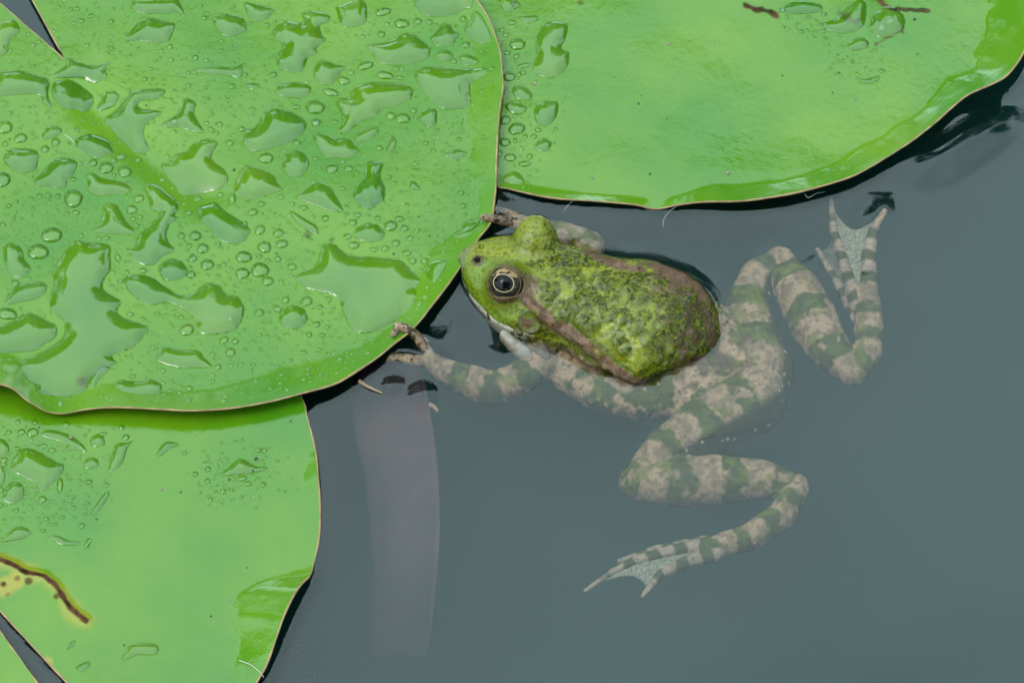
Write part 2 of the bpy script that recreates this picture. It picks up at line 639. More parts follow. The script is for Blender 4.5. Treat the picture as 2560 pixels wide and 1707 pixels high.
A_OUT = [(86, 0, 1.5, 9)]
A_OUT = [(-190, -500, 1.5, 9), (100, -620, 1, 9), (500, -590, 1, 9), (850, -410, 1, 9), (1080, -190, 1, 8), (1193, 0, 1.4, 7), (1219, 41, 1.6, 6),
         (1238, 89, 1.6, 6), (1250, 128, 2, 9), (1254, 166, 2.2, 10), (1257, 217, 2.4, 11), (1249, 274, 2.4, 11), (1244, 335, 2.2, 10), (1241, 399, 2, 9),
         (1239, 470, 1.8, 7), (1236, 500, 1.8, 6), (1231, 538, 1.8, 5), (1222, 564, 1.9, 6), (1196, 596, 2.2, 8), (1161, 650, 2.5, 10), (1129, 698, 2.8, 10), (1078, 765, 3, 10),
         (1034, 819, 2.8, 8), (983, 860, 2.0, 7), (944, 892, 1.8, 7), (887, 930, 2.0, 9), (836, 959, 2.3, 10), (759, 981, 2.6, 11), (676, 1002, 2.9, 11),
         (586, 1018, 3.1, 11), (487, 1025, 3.2, 10), (406, 1022, 3.2, 9), (293, 1017, 2.8, 9), (216, 1022, 2.0, 7), (171, 1031, 1.3, 6), (140, 1032, 1.2, 6),
         (113, 1026, 1.8, 7), (86, 1011, 2.8, 9), (64, 997, 3.6, 10), (32, 970, 5, 12), (0, 959, 5.4, 12), (-60, 950, 5, 12), (-250, 925, 2, 10), (-500, 820, 1.5, 9),
         (-730, 640, 1.5, 9), (-880, 400, 1.5, 9), (-930, 120, 1.5, 9), (-860, -110, 1.5, 9), (-700, -250, 1.5, 9), (-500, -330, 1.5, 9), (-380, -330, 1.5, 9)]
PA = make_pad((164, 150), A_OUT, None, 2.0, 11, .24, '')
B_OUT = [(1160, -260, 0.5, 6), (1080, -60, .4, 6), (1100, 150, .3, 5), (1170, 380, .3, 4), (1241, 462, .4, 4), (1267, 470, .6, 4), (1312, 481, 1.0, 4), (1359, 491, 1.2, 4), (1407, 497, 1.3, 4), (1500, 503, 1.3, 4),
         (1589, 511, .9, 4), (1622, 520, .15, 4), (1638, 522, .0, 4), (1655, 520, .15, 4), (1698, 511, 1.2, 5), (1760, 504, 1.9, 7), (1850, 502, 2.4, 9), (1930, 492, 2.7, 9), (2003, 478, 2.9, 9.5), (2083, 456, 3.1, 9.5), (2137, 437, 3.2, 9.5),
         (2179, 415, 3.3, 10), (2243, 376, 3.6, 10), (2290, 344, 3.4, 10), (2338, 306, 3.2, 9), (2377, 271, 3.2, 9), (2421, 236, 3.8, 10), (2482, 209, 4.8, 11), (2514, 191, 5.5, 12),
         (2539, 163, 5.6, 15), (2560, 128, 5.8, 17), (2585, 60, 6, 19), (2610, -40, 5, 20), (2640, -200, 4, 16), (2590, -450, 2, 10), (2430, -680, 1, 9), (2150, -850, 1, 9), (1880, -880, 1, 9)]
PB = make_pad((1850, -300), B_OUT, None, 0.7, 23, .13, '')
C_OUT = [(500, 2060, .5, 8), (560, 1880, .6, 8), (600, 1790, .8, 8), (640, 1707, 1.5, 9), (667, 1658, 2.7, 11), (694, 1582, 4.4, 13), (712, 1532, 5.4, 14), (739, 1478, 4.8, 14), (760, 1452, 3.0, 11), (775, 1437, 1.0, 7), (784, 1406, .3, 5), (796, 1352, .2, 5), (800, 1293, .2, 5),
         (798, 1225, .6, 4), (795, 1190, 1.2, 5), (792, 1149, .8, 4), (784, 1104, .2, 4), (766, 1036, .1, 4), (757, 1000, .0, 4), (700, 910, 0, 4), (550, 790, 0, 4), (300, 680, 0, 4), (-50, 620, 0, 4), (-450, 640, 0, 4), (-800, 800, .5, 8), (-1050, 1100, .5, 8),
         (-1130, 1400, .5, 8), (-1050, 1750, .5, 8), (-800, 2050, .5, 8), (-450, 2200, .5, 8), (-100, 2210, .5, 8), (200, 2160, .5, 8), (380, 2100, .6, 8)]
PC = make_pad((-164, 1347), C_OUT[::-1], None, 0.5, 37, .14, '')
# the sinus of the lower pad is a narrow crooked gap: both lips follow it
GAPU = np.array([(-164, 1347), (0, 1523), (59, 1582), (104, 1631), (135, 1649), (175, 1712), (240, 1800), (420, 2100)], float)
GAPL = np.array([(-164, 1347), (0, 1541), (45, 1586), (81, 1631), (126, 1678), (142, 1712), (200, 1810), (340, 2100)], float)

# torn brown seam on the lower pad
TEAR = at(*np.array([(-40, 1385), (0, 1400), (36, 1416), (68, 1434), (88, 1436), (113, 1442), (133, 1458), (149, 1478), (163, 1500), (176, 1519), (195, 1535), (216, 1550)], float).T, .6)[:, :2]

def seg_dist(p, poly, closed=False):
    """distance from points (N,2) to a polyline"""
    a = poly if closed else poly[:-1]
    b = np.roll(poly, -1, 0) if closed else poly[1:]
    best = np.full(len(p), 1e9)
    for s, e_ in zip(a, b):
        d = e_ - s
        t = np.clip(((p - s) @ d) / (d @ d + 1e-18), 0, 1)
        q = p - s - t[:, None] * d
        best = np.minimum(best, q[:, 0] ** 2 + q[:, 1] ** 2)
    return np.sqrt(best)

def inside(p, poly):
    x, y = p[:, 0], p[:, 1]
    c = np.zeros(len(p), bool)
    j = len(poly) - 1
    for i in range(len(poly)):
        xi, yi = poly[i]
        xj, yj = poly[j]
        if yi != yj:
            c ^= ((yi > y) != (yj > y)) & (x < (xj - xi) * (y - yi) / (yj - yi) + xi)
        j = i
    return c

def tear_extra(x, y):
    sh = np.shape(x)
    p = np.column_stack([np.ravel(x), np.ravel(y)])
    z = np.zeros(len(p))
    near = (np.abs(p - TEAR.mean(0)) < .03).all(1)
    if near.any():
        d = seg_dist(p[near], TEAR)
        z[near] = .0006 * np.exp(-(d / .0016) ** 2)
    return z.reshape(sh)
PC.extra = tear_extra
CREASE = at(*np.array([(164, 150), (225, 255), (330, 350), (450, 450), (620, 560)], float).T, 2.0)[:, :2]
def crease_extra(x, y):
    sh = np.shape(x)
    p = np.column_stack([np.ravel(x), np.ravel(y)])
    z = np.zeros(len(p))
    near = ((p > CREASE.min(0) - .02) & (p < CREASE.max(0) + .02)).all(1)
    if near.any():
        q = p[near]
        d = seg_dist(q, CREASE)
        z[near] = -.0016 * np.exp(-(d / .0055) ** 2) * sstep(.003, .012, np.hypot(q[:, 0] - CREASE[0, 0], q[:, 1] - CREASE[0, 1])) * sstep(.006, .02, np.hypot(q[:, 0] - CREASE[-1, 0], q[:, 1] - CREASE[-1, 1]))
    return z.reshape(sh)
PA.extra = crease_extra

# --- rain water on the pads: outlines in photograph pixels
PUD_A = [
 [(0,54),(34,48),(48,63),(48,80),(25,103),(14,136),(-20,134),(-30,60)],
 [(-20,183),(35,175),(80,183),(115,192),(124,212),(120,235),(130,268),(105,255),(92,235),(0,240),(-20,238)],
 [(170,140),(191,151),(230,159),(275,151),(262,170),(268,184),(239,201),(205,190),(172,192),(138,191),(136,180),(160,164)],
 [(132,205),(172,195),(207,207),(231,230),(229,254),(207,272),(185,266),(164,268),(134,243)],
 [(257,228),(272,222),(290,226),(297,238),(287,256),(270,262),(250,266),(240,258),(250,245)],
 [(411,220),(338,223),(315,238),(287,268),(258,287),(275,310),(290,328),(335,368),(372,364),(358,330),(365,305),(390,290),(400,275),(352,268),(350,252),(395,245)],
 [(405,303),(440,281),(459,242),(488,252),(485,277),(494,297),(512,327),(478,325),(446,316),(411,314)],
 [(400,399),(419,392),(434,378),(467,371),(492,348),(519,343),(538,347),(543,357),(532,377),(532,396),(563,421),(570,442),(563,459),(543,468),(492,474),(452,478),(434,451),(411,422)],
 [(605,341),(641,306),(664,274),(705,269),(740,281),(766,303),(759,328),(734,348),(708,360),(664,373),(635,376),(613,360)],
 [(585,472),(586,451),(605,415),(616,410),(643,415),(683,434),(693,453),(706,470),(704,476),(677,484),(624,499),(601,491),(589,482)],
 [(493,512),(522,499),(542,501),(563,522),(603,551),(626,572),(620,587),(608,602),(575,608),(540,592),(522,568),(500,547),(494,530)],
 [(361,468),(373,451),(400,456),(425,478),(445,497),(447,520),(436,535),(456,541),(436,548),(424,557),(418,583),(424,605),(437,621),(408,637),(380,660),(348,656),(328,637),(316,620),(335,615),(342,592),(364,565),(380,554),(399,525),(376,519),(370,495)],
 [(228,572),(245,560),(255,530),(258,508),(275,503),(293,508),(305,530),(325,560),(338,575),(330,583),(290,583),(258,580)],
 [(213,432),(235,430),(254,442),(298,449),(323,461),(327,470),(316,480),(283,482),(251,487),(230,480),(220,468),(218,451)],
 [(84,449),(96,436),(118,412),(140,395),(165,393),(186,398),(192,410),(182,436),(168,448),(165,463),(150,469),(135,466),(125,462),(100,464),(88,458)],
 [(7,390),(20,370),(50,368),(82,371),(96,380),(94,405),(88,422),(70,429),(50,430),(30,421),(18,410)],
 [(187,365),(192,340),(225,331),(255,336),(275,350),(283,375),(270,382),(243,394),(220,385),(200,372)],
 [(104,335),(112,320),(128,313),(150,316),(154,328),(142,338),(115,346)],
 [(8,620),(12,608),(30,606),(50,614),(57,628),(60,645),(75,665),(76,675),(60,690),(45,693),(25,685),(14,665),(9,645)],
 [(12,750),(30,722),(70,705),(100,702),(117,712),(112,732),(85,748),(45,756),(20,760)],
 [(-20,830),(0,815),(35,800),(65,780),(90,785),(115,798),(140,812),(142,832),(135,845),(110,860),(90,875),(40,880),(-20,880)],
 [(188,596),(179,605),(137,656),(131,707),(124,765),(134,781),(159,803),(159,832),(140,854),(105,879),(51,905),(64,943),(86,962),(99,985),(170,992),(205,980),(220,965),(230,943),(281,911),(293,905),(281,886),(332,867),(370,822),(360,809),(313,793),(293,777),(303,752),(281,736),(258,720),(265,691),(277,672),(277,637),(271,608),(223,602)],
 [(309,691),(338,682),(376,688),(402,707),(430,723),(456,736),(488,726),(507,709),(533,704),(552,714),(568,733),(593,738),(606,755),(612,774),(603,803),(580,828),(526,836),(497,828),(488,806),(472,781),(440,761),(415,755),(383,760),(354,752),(325,730),(312,710)],
 [(388,895),(400,870),(415,864),(450,872),(495,874),(515,895),(531,915),(500,918),(450,918),(405,905)],
 [(396,668),(410,650),(432,643),(455,650),(469,672),(462,690),(435,700),(408,694)],
 [(698,785),(715,765),(735,761),(758,770),(770,793),(756,815),(730,822),(706,812)],
 [(705,410),(712,385),(738,373),(762,382),(773,408),(764,430),(742,443),(720,435)],
 [(841,243),(872,239),(876,219),(898,208),(930,201),(995,203),(1026,213),(1032,226),(1026,245),(1002,256),(984,265),(956,269),(941,288),(921,295),(893,306),(876,325),(843,332),(854,304),(852,282),(841,256)],
 [(915,108),(952,104),(984,95),(1002,82),(1028,80),(1045,91),(1071,111),(1077,126),(1069,143),(1043,154),(1013,159),(973,159),(941,147),(928,128)],
 [(1037,173),(1082,164),(1169,169),(1215,173),(1217,190),(1195,200),(1177,208),(1177,245),(1169,267),(1112,271),(1080,254),(1060,228),(1047,208),(1036,189)],
 [(1036,-5),(1045,20),(1065,38),(1090,41),(1125,38),(1160,25),(1180,22),(1184,5),(1178,-15),(1100,-30)],
 [(1182,32),(1195,34),(1210,55),(1222,80),(1228,98),(1218,110),(1190,106),(1165,85),(1160,65),(1175,45)],
 [(1075,92),(1090,75),(1105,58),(1125,60),(1135,75),(1148,82),(1140,98),(1130,112),(1100,115),(1085,108)],
 [(1086,135),(1098,123),(1118,124),(1132,137),(1120,151),(1098,150)],
 [(1148,140),(1160,134),(1182,137),(1198,155),(1180,163),(1157,158)],
 [(681,73),(708,48),(756,51),(753,29),(779,21),(823,33),(820,51),(800,60),(807,86),(815,95),(791,118),(795,131),(772,140),(759,169),(735,178),(699,169),(689,143),(705,112),(686,89)],
 [(783,170),(795,150),(815,147),(840,155),(865,163),(850,180),(830,205),(800,208),(785,190)],
 [(688,225),(700,210),(730,203),(765,206),(779,220),(765,238),(730,241),(700,236)],
 [(532,48),(543,34),(568,31),(601,38),(612,44),(617,73),(603,78),(584,88),(561,86),(543,69)],
 [(312,96),(341,57),(370,41),(411,48),(437,57),(430,83),(418,102),(383,104),(351,99)],
 [(326,10),(335,-5),(400,-10),(445,-5),(460,35),(440,25),(420,30),(360,31),(330,20)],
 [(610,0),(650,8),(685,18),(680,30),(665,45),(650,50),(630,45),(615,25)],
 [(482,172),(540,163),(580,165),(600,155),(607,170),(600,192),(570,185),(530,183)],
 [(840,15),(850,10),(900,-10),(915,5),(918,30),(912,55),(880,65),(855,60),(845,40)],
 [(782,335),(810,332),(836,344),(871,344),(893,367),(897,376),(881,392),(849,394),(817,392),(801,376)],
 [(738,492),(760,475),(780,457),(800,455),(825,470),(840,490),(855,520),(858,532),(830,530),(790,515),(760,505)],
 [(725,527),(745,535),(770,550),(792,565),(795,588),(770,578),(740,556)],
 [(807,612),(836,612),(861,631),(903,640),(951,643),(999,650),(1024,672),(1053,704),(1040,723),(1042,742),(1026,774),(985,803),(935,828),(903,832),(877,816),(855,774),(846,746),(817,733),(766,720),(737,691),(766,672),(791,659)],
 [(886,582),(900,566),(925,559),(950,568),(962,588),(945,605),(915,606),(892,598)],
 [(915,405),(956,407),(952,438),(963,470),(960,500),(941,513),(921,527),(885,500),(887,470),(908,446)],
 [(1047,290),(1057,275),(1072,267),(1090,272),(1094,290),(1090,308),(1075,317),(1058,308)],
 [(887,340),(905,322),(930,313),(945,317),(943,332),(920,350),(895,352)],
 [(1130,592),(1150,575),(1160,555),(1185,546),(1212,545),(1207,558),(1192,578),(1172,594),(1150,598)],
 [(1060,680),(1075,660),(1105,655),(1118,662),(1105,690),(1092,712),(1078,712),(1070,700)],
 [(225,950),(240,920),(260,912),(275,920),(250,945),(235,970)],
 [(285,960),(300,948),(340,952),(375,945),(402,958),(398,980),(360,988),(320,985),(295,975)],
 [(610,270-62),(640,205),(648,215),(630,222)],
 [(1110,385),(1130,372),(1150,370),(1168,380),(1150,395),(1130,395)],
 [(975,348),(985,338),(992,352),(985,372),(965,385),(962,378)],
 [(1025,455),(1036,453),(1050,468),(1042,475),(1024,472)],
]
PUD_B = [
 [(1331,172),(1340,137),(1337,105),(1350,70),(1369,54),(1404,54),(1420,67),(1414,96),(1404,118),(1423,131),(1420,163),(1391,191),(1359,191)],
 [(1335,285),(1340,265),(1360,252),(1393,253),(1396,275),(1385,300),(1365,315),(1345,310)],
 [(1280,230),(1285,212),(1300,210),(1320,220),(1331,235),(1325,250),(1305,248),(1288,242)],
 [(1260,266),(1275,254),(1300,255),(1318,270),(1305,284),(1280,280)],
 [(1334,366),(1345,352),(1360,346),(1378,355),(1372,374),(1352,378)],
 [(1258,448),(1268,432),(1283,427),(1300,434),(1312,452),(1300,462),(1275,460)],
 [(1950,20),(2000,0),(2050,10),(2052,26),(2010,33),(1970,30)],
 [(2055,60),(2095,40),(2135,-5),(2165,5),(2160,62),(2120,82),(2080,78)],
 [(2175,70),(2185,35),(2215,15),(2250,25),(2264,52),(2250,78),(2205,92)],
 [(2115,118),(2130,98),(2155,92),(2172,102),(2165,118),(2140,124)],
 [(2140,186),(2160,194),(2195,186),(2200,192),(2185,204),(2155,204)],
 [(1250,-10),(1290,-8),(1288,22),(1265,28),(1252,15)],
 [(1298,38),(1320,37),(1342,36),(1344,50),(1325,57),(1308,52)],
]
PUD_C = [
 [(27,1170),(40,1135),(65,1120),(100,1130),(140,1155),(160,1165),(155,1185),(130,1210),(105,1232),(85,1210),(50,1190),(30,1180)],
 [(5,1245),(20,1212),(45,1207),(60,1220),(58,1245),(35,1262),(12,1255)],
 [(-10,1100),(10,1100),(24,1120),(15,1140),(-10,1145)],
 [(100,1085),(120,1073),(160,1080),(190,1095),(210,1115),(218,1133),(190,1125),(160,1130),(165,1110),(120,1095)],
 [(270,1178),(278,1140),(290,1110),(320,1105),(335,1100),(318,1120),(310,1150),(290,1175)],
 [(392,1135),(408,1108),(425,1102),(447,1111),(425,1122),(405,1138)],
 [(550,1188),(575,1165),(595,1147),(615,1149),(640,1163),(669,1166),(650,1178),(600,1186)],
 [(304,1642),(320,1610),(350,1602),(390,1606),(396,1624),(380,1634),(345,1634),(320,1644)],
 [(208,1160),(220,1146),(240,1146),(248,1162),(235,1172),(215,1172)],
 [(225,1100),(240,1085),(258,1090),(262,1112),(245,1118),(230,1112)],
 [(5,1350),(30,1322),(55,1316),(78,1330),(60,1345),(25,1352)],
 [(120,1340),(145,1338),(170,1350),(200,1352),(190,1362),(150,1360)],
 [(165,1620),(178,1598),(187,1598),(185,1610),(175,1616)],
 [(190,1665),(205,1652),(222,1650),(220,1664),(203,1676)],
 [(228,1280),(250,1248),(268,1228),(272,1240),(252,1272),(236,1288)],
 [(-5,1155),(8,1170),(14,1195),(5,1215),(-8,1215)],
]
DROP_A = [(507,619,14,13),(482,643,11,10),(518,660,16,14),(478,685,11,10),(609,641,20,15),(661,617,17,15),(650,674,22,19),(606,682,18,14),(669,702,15,11),(705,610,15,11),(695,647,8,8),(730,667,11,10),
 (714,750,9,9),(767,753,13,13),(694,772,9,9),(648,781,12,9),(467,824,17,15),(560,850,10,10),(588,853,8,7),(576,880,12,11),(760,880,7,6),(453,792,6,6),(790,810,10,7),(473,612,6,6),
 (51,343,17,13),(12,358,8,8),(139,354,11,11),(112,371,11,9),(233,406,11,10),(265,418,18,16),(311,426,18,15),(301,387,12,9),(284,398,8,6),(284,436,6,6),(183,494,24,23),(99,489,7,7),(144,489,7,6),(166,533,7,6),
 (347,493,13,10),(329,521,13,12),(332,544,7,7),(350,540,6,6),(574,355,10,9),(665,394,19,14),(742,356,10,8),(492,487,11,7),(551,481,8,6),(580,495,10,15),(632,530,13,9),(759,522,11,7),(650,574,13,13),(696,583,13,12),
 (488,587,14,13),(453,587,9,9),(471,528,9,6),(527,321,8,7),(549,308,8,7),(603,320,9,8),(789,306,11,9),(830,424,16,12),(872,423,11,10),(977,567,17,13),(999,549,11,8),(1011,573,10,9),(990,610,10,9),(894,541,9,7),
 (883,559,10,8),(870,593,11,7),(885,614,14,9),(935,626,10,6),(963,623,9,8),(1017,635,11,8),(1032,654,9,8),(813,549,9,8),(1152,482,9,6),(1045,52,11,9),(1073,54,9,8),(958,28,21,11),(1004,57,20,13),(953,83,10,9),
 (962,185,22,11),(859,198,17,10),(977,287,12,10),(1007,294,18,14),(999,192,12,6),(1164,112,11,9),(1158,47,9,8),(991,169,8,6),(826,227,21,10),(877,177,9,8),(914,161,22,10),(788,266,25,18),(791,303,12,9),(683,185,10,9),(740,265,10,7),
 (129,587,27,19),(95,629,26,20),(18,785,25,14),(5,448,22,19),(12,316,20,17),(38,708,10,9),(652,510,10,7),(612,558,8,7),(575,795,7,7),(540,330,7,6),(620,325,9,7),(435,300,9,8),(545,610,8,7),(648,640,7,6)]
DROP_B = [(1294,111,21,16),(1292,323,23,15),(1273,191,16,13),(1263,301,15,12),(1262,356,15,11),(1276,394,15,11),(1280,55,11,8),(1255,73,8,7),(1264,87,8,6),(1268,132,9,6),(1292,140,8,7),(1310,164,18,6),(1312,410,16,7),(1297,186,6,7),(1308,181,7,6),
 (1345,326,9,6),(1335,342,8,6),(1324,392,8,7),(1313,342,6,6),(1288,352,6,6),(2205,66,11,12),(2226,50,10,6),(2182,50,7,6),(1955,25,9,5),(2060,34,8,6),(2021,42,8,5),(1265,229,7,5),(1248,384,8,8),(1290,10,12,10)]
DROP_C = [(54,1081,9,7),(82,1082,14,11),(108,1117,10,6),(130,1127,9,6),(107,1250,9,8),(42,1123,9,4),(12,1152,8,6),(8,1163,9,6),(222,1207,8,6),(258,1085,10,4),(315,1093,8,7),(462,1133,6,5),(205,1315,7,6),(220,1358,5,12),(180,1245,9,4),(218,1260,8,4),(590,1105,5,4),(620,1208,8,5),(605,1196,12,6),(150,1215,7,18)]

random.seed(5)
RAND = {'A': [], 'B': [], 'C': []}
def poly_px_hit(polys, x, y, pad=4):
    for q in polys:
        xs = [p[0] for p in q]
        ys = [p[1] for p in q]
        if min(xs) - pad < x < max(xs) + pad and min(ys) - pad < y < max(ys) + pad:
            P_ = np.array(q, float)
            pt = np.array([[x, y]], float)
            if inside(pt, P_)[0] or seg_dist(pt, P_, True)[0] < pad:
                return True
    return False
def scatter(key, n, polys, drops, ok, sizes):
    out, tries = RAND[key], 0
    grid = {}
    def put(x, y, r):
        grid.setdefault((int(x // 30), int(y // 30)), []).append((x, y, r))
    for d_ in drops:
        put(d_[0], d_[1], max(d_[2:4]))
    while len(out) < n and tries < n * 12:
        tries += 1
        x, y = ok()
        if x is None:
            continue
        r = sizes()
        gx, gy = int(x // 30), int(y // 30)
        if any((x - a) ** 2 + (y - b) ** 2 < (r + c + 1) ** 2 for i in (-1, 0, 1) for j in (-1, 0, 1) for a, b, c in grid.get((gx + i, gy + j), ())):
            continue
        if poly_px_hit(polys, x, y, r + 1.5):
            continue
        put(x, y, r)
        out.append((x, y, r, r * random.uniform(.68, .95)))
def okA():
    x, y = random.uniform(0, 1250), random.uniform(0, 1020)
    if x > 1255 - max(0, y - 480) * .55 - 8:
        pass
    w_ = at(x, y, 2.0)
    a = PA.wrap(math.atan2(w_[1] - PA.c[1], w_[0] - PA.c[0]))
    if a > PA.phi1 - .05 or a < PA.phi0 + .05:
        return None, None
    if math.hypot(w_[0] - PA.c[0], w_[1] - PA.c[1]) > PA.r_at(a) - .0025:
        return None, None
    return x, y
scatter('A', 1700, PUD_A, DROP_A, okA, lambda: min(8.5, 2.0 + random.expovariate(1 / 1.7)))
def okB():
    if random.random() < .62:
        x, y = 1235 + abs(random.gauss(0, 75)), random.uniform(0, 480)
        if x > 1430 or x > 1440 - max(0, y - 300) * .5:
            return None, None
    else:
        x, y = random.uniform(1960, 2250), random.uniform(0, 190)
        if y > 95 and not (2060 < x < 2210):
            return None, None
    w_ = at(x, y, .7)
    if math.hypot(w_[0] - PB.c[0], w_[1] - PB.c[1]) > PB.r_at(PB.wrap(math.atan2(w_[1] - PB.c[1], w_[0] - PB.c[0]))) - .0015:
        return None, None
    return x, y
scatter('B', 330, PUD_B, DROP_B, okB, lambda: min(7.5, 1.5 + random.expovariate(1 / 1.6)))
def okC():
    k = random.random()
    if k < .7:
        x, y = abs(random.gauss(0, 130)), random.uniform(1055, 1360)
        if y > 1370 - x * .35 or x > 330:
            return None, None
    else:
        x, y = random.gauss(600, 55), random.gauss(1190, 40)
        if y < 1100 or y > 1270:
            return None, None
    return x, y
scatter('C', 230, PUD_C, DROP_C, okC, lambda: min(7, 2.0 + random.expovariate(1 / 1.7)))

def poly_world(P, poly, n=7):
    q = np.array(poly, float)
    w2 = at(q[:, 0], q[:, 1], P.base + .3)
    return catmull(w2[:, :2], True, n)

class Puddle:
    pass
def make_puddles(P, polys):
    out = []
    for q in polys:
        u = Puddle()
        u.poly = poly_world(P, q)
        # slightly ragged edge
        nrm = np.column_stack([u.poly, np.zeros(len(u.poly))])
        u.poly = u.poly + .0003 * (np.column_stack([fbm(nrm, 260, 1), fbm(nrm, 260, 9)]) - .5)
        u.lo, u.hi = u.poly.min(0), u.poly.max(0)
        u.px = q
        out.append(u)
    return out
PUDS = {'A': make_puddles(PA, PUD_A), 'B': make_puddles(PB, PUD_B), 'C': make_puddles(PC, PUD_C)}
DROPS = {'A': DROP_A + RAND['A'], 'B': DROP_B + RAND['B'], 'C': DROP_C + RAND['C']}

seed_of = {'A': 3, 'B': 5, 'C': 8}
def build_pad(P, key, name, label):
    # angular samples: fine where the rim is in view
    a, ang = P.phi0, [P.phi0]
    while a < P.phi1:
        r = P.r_at(a)
        tip = np.array([P.c[0] + r * math.cos(a), P.c[1] + r * math.sin(a), 0])
        vis = any(in_frame(np.array([P.c[0] + r * f * math.cos(a), P.c[1] + r * f * math.sin(a), 0]), 60) for f in (.25, .5, .75, 1))
        a += (.0006 if vis else .004) / r
        ang.append(min(a, P.phi1))
    ang = np.array(ang)
    NR = 210
    rf = np.linspace(0.0, 1, NR) ** .9
    rb = P.r_at(ang)
    A, Fr = np.meshgrid(ang, rf, indexing='ij')
    rad = Fr * rb[:, None]
    X = P.c[0] + rad * np.cos(A)
    Y = P.c[1] + rad * np.sin(A)
    if key == 'C':
        # pull the two sinus lips onto the crooked gap
        for edge, gap in ((0, None), (-1, None)):
            pass
    Z = P.height(X, Y)
    nphi = len(ang)
    top = np.stack([X, Y, Z], -1).reshape(-1, 3)
    idx = np.arange(nphi * NR).reshape(nphi, NR)
    q = np.stack([idx[:-1, :-1], idx[:-1, 1:], idx[1:, 1:], idx[1:, :-1]], -1).reshape(-1, 4)
    n3 = top
    wet = np.zeros(len(top))
    for u in PUDS[key]:
        m = ((top[:, :2] > u.lo) & (top[:, :2] < u.hi)).all(1)
        if m.any():
            ii = np.nonzero(m)[0]
            wet[ii] = np.maximum(wet[ii], inside(top[ii, :2], u.poly))
    dw = np.array([(*at(x, y, P.base)[:2], rx / 9480, ry / 9480 / .8) for x, y, rx, ry in DROPS[key]])
    # bin the vertices to find the ones under each bead
    cell = .004
    kx = np.floor(top[:, 0] / cell).astype(int)
    ky = np.floor(top[:, 1] / cell).astype(int)
    order = np.argsort(kx * 100000 + ky, kind='stable')
    keyv = (kx * 100000 + ky)[order]
    for x, y, rx, ry in dw:
        m_ = max(rx, ry)
        for gx in range(math.floor((x - m_) / cell), math.floor((x + m_) / cell) + 1):
            for gy in range(math.floor((y - m_) / cell), math.floor((y + m_) / cell) + 1):
                k0, k1 = np.searchsorted(keyv, [gx * 100000 + gy, gx * 100000 + gy + 1])
                ii = order[k0:k1]
                if len(ii):
                    dd = ((top[ii, 0] - x) / rx) ** 2 + ((top[ii, 1] - y) / ry) ** 2
                    wet[ii[dd < 1]] = 1
    stain = np.zeros(len(top))
    age = np.zeros(len(top))
    rough = np.full(len(top), P.rough) + .10 * (fbm(top, 45, 77, 2) - .5)
    pxy = np.stack(to_px(top), -1)
    def blot(x, y, r, s=1.0):
        d = np.hypot(pxy[:, 0] - x, pxy[:, 1] - y) + r * 1.2 * (fbm(top, 400, int(x)) - .5)
        np.maximum(stain, s * sstep(r, r * .55, d), out=stain)
    if key == 'A':
        for b in ((203, 955, 14, .5), (770, 585, 16, .45), (830, 600, 7, .4)):
            blot(*b)
    if key == 'B':
        for b in ((1452, 7, 10, .6), (2118, 42, 16, .4), (2145, 50, 8, .8), (2056, 58, 5, .9), (2256, 80, 5, .8), (2190, 110, 7, .7)):
            blot(*b)
        for ln, wd_, st_ in (([(1862, 14), (1880, 20), (1905, 26), (1925, 30), (1942, 42)], 9, .95), ([(2196, -4), (2210, 12), (2228, 26), (2250, 22), (2285, 25), (2318, 27)], 6, .85), ([(2100, 38), (2120, 48), (2140, 56)], 8, .5), ([(2190, 112), (2215, 96), (2245, 82), (2258, 70)], 4, .7)):
            nr = np.nonzero((pxy[:, 0] > 1830) & (pxy[:, 1] > -20) & (pxy[:, 1] < 130) & (pxy[:, 0] < 2350))[0]
            dl = seg_dist(pxy[nr], np.array(ln, float)) + 14 * (fbm(top[nr], 420, 8) - .5)
            stain[nr] = np.maximum(stain[nr], st_ * sstep(wd_, wd_ * .45, dl))
    if key == 'C':
        near = np.nonzero((np.abs(top[:, :2] - TEAR.mean(0)) < .03).all(1))[0]
        d = seg_dist(top[near, :2], TEAR) + .0009 * (fbm(top[near], 500, 3) - .5)
        stain[near] = np.maximum(stain[near], sstep(.0009, .0004, d))
        age[near] = .55 * sstep(.0034, .0008, d + .004 * (fbm(top[near], 190, 6) - .45))
        for yx, yy, yr in ((12, 1465, 34), (40, 1450, 26), (30, 1610, 16), (120, 1655, 18)):
            dy_ = np.hypot(pxy[:, 0] - yx, pxy[:, 1] - yy) + 30 * (fbm(top, 210, 4) - .5)
            age = np.maximum(age, .85 * sstep(yr, yr * .3, dy_))
        for b in ((72, 1452, 13, .8), (140, 1490, 11, .8), (45, 1445, 9, .6), (8, 1458, 12, .9), (20, 1485, 9, .5), (205, 1548, 6, .9)):
            blot(*b)
    # outer rim stays wet and sleek
    pad = empty(name, (P.c[0], P.c[1], 0))
    o = mesh_obj('blade', top, q, M_PAD, pad, attrs={'wet': wet, 'stain': stain, 'rough': rough, 'age': age})
    # underside sheet
    rf2 = np.concatenate([np.linspace(0, .8, 24), np.linspace(.81, 1, 46)])
    A2, F2 = np.meshgrid(ang[::2] if nphi % 2 else np.append(ang[:-1:2], ang[-1]), rf2, indexing='ij')
    r2 = F2 * P.r_at(A2) * .9985
    X2, Y2 = P.c[0] + r2 * np.cos(A2), P.c[1] + r2 * np.sin(A2)
    Z2 = P.height(X2, Y2) - .0006
    v2 = np.stack([X2, Y2, Z2], -1).reshape(-1, 3)
    i2 = np.arange(len(v2)).reshape(A2.shape)
    q2 = np.stack([i2[:-1, :-1], i2[1:, :-1], i2[1:, 1:], i2[:-1, 1:]], -1).reshape(-1, 4)
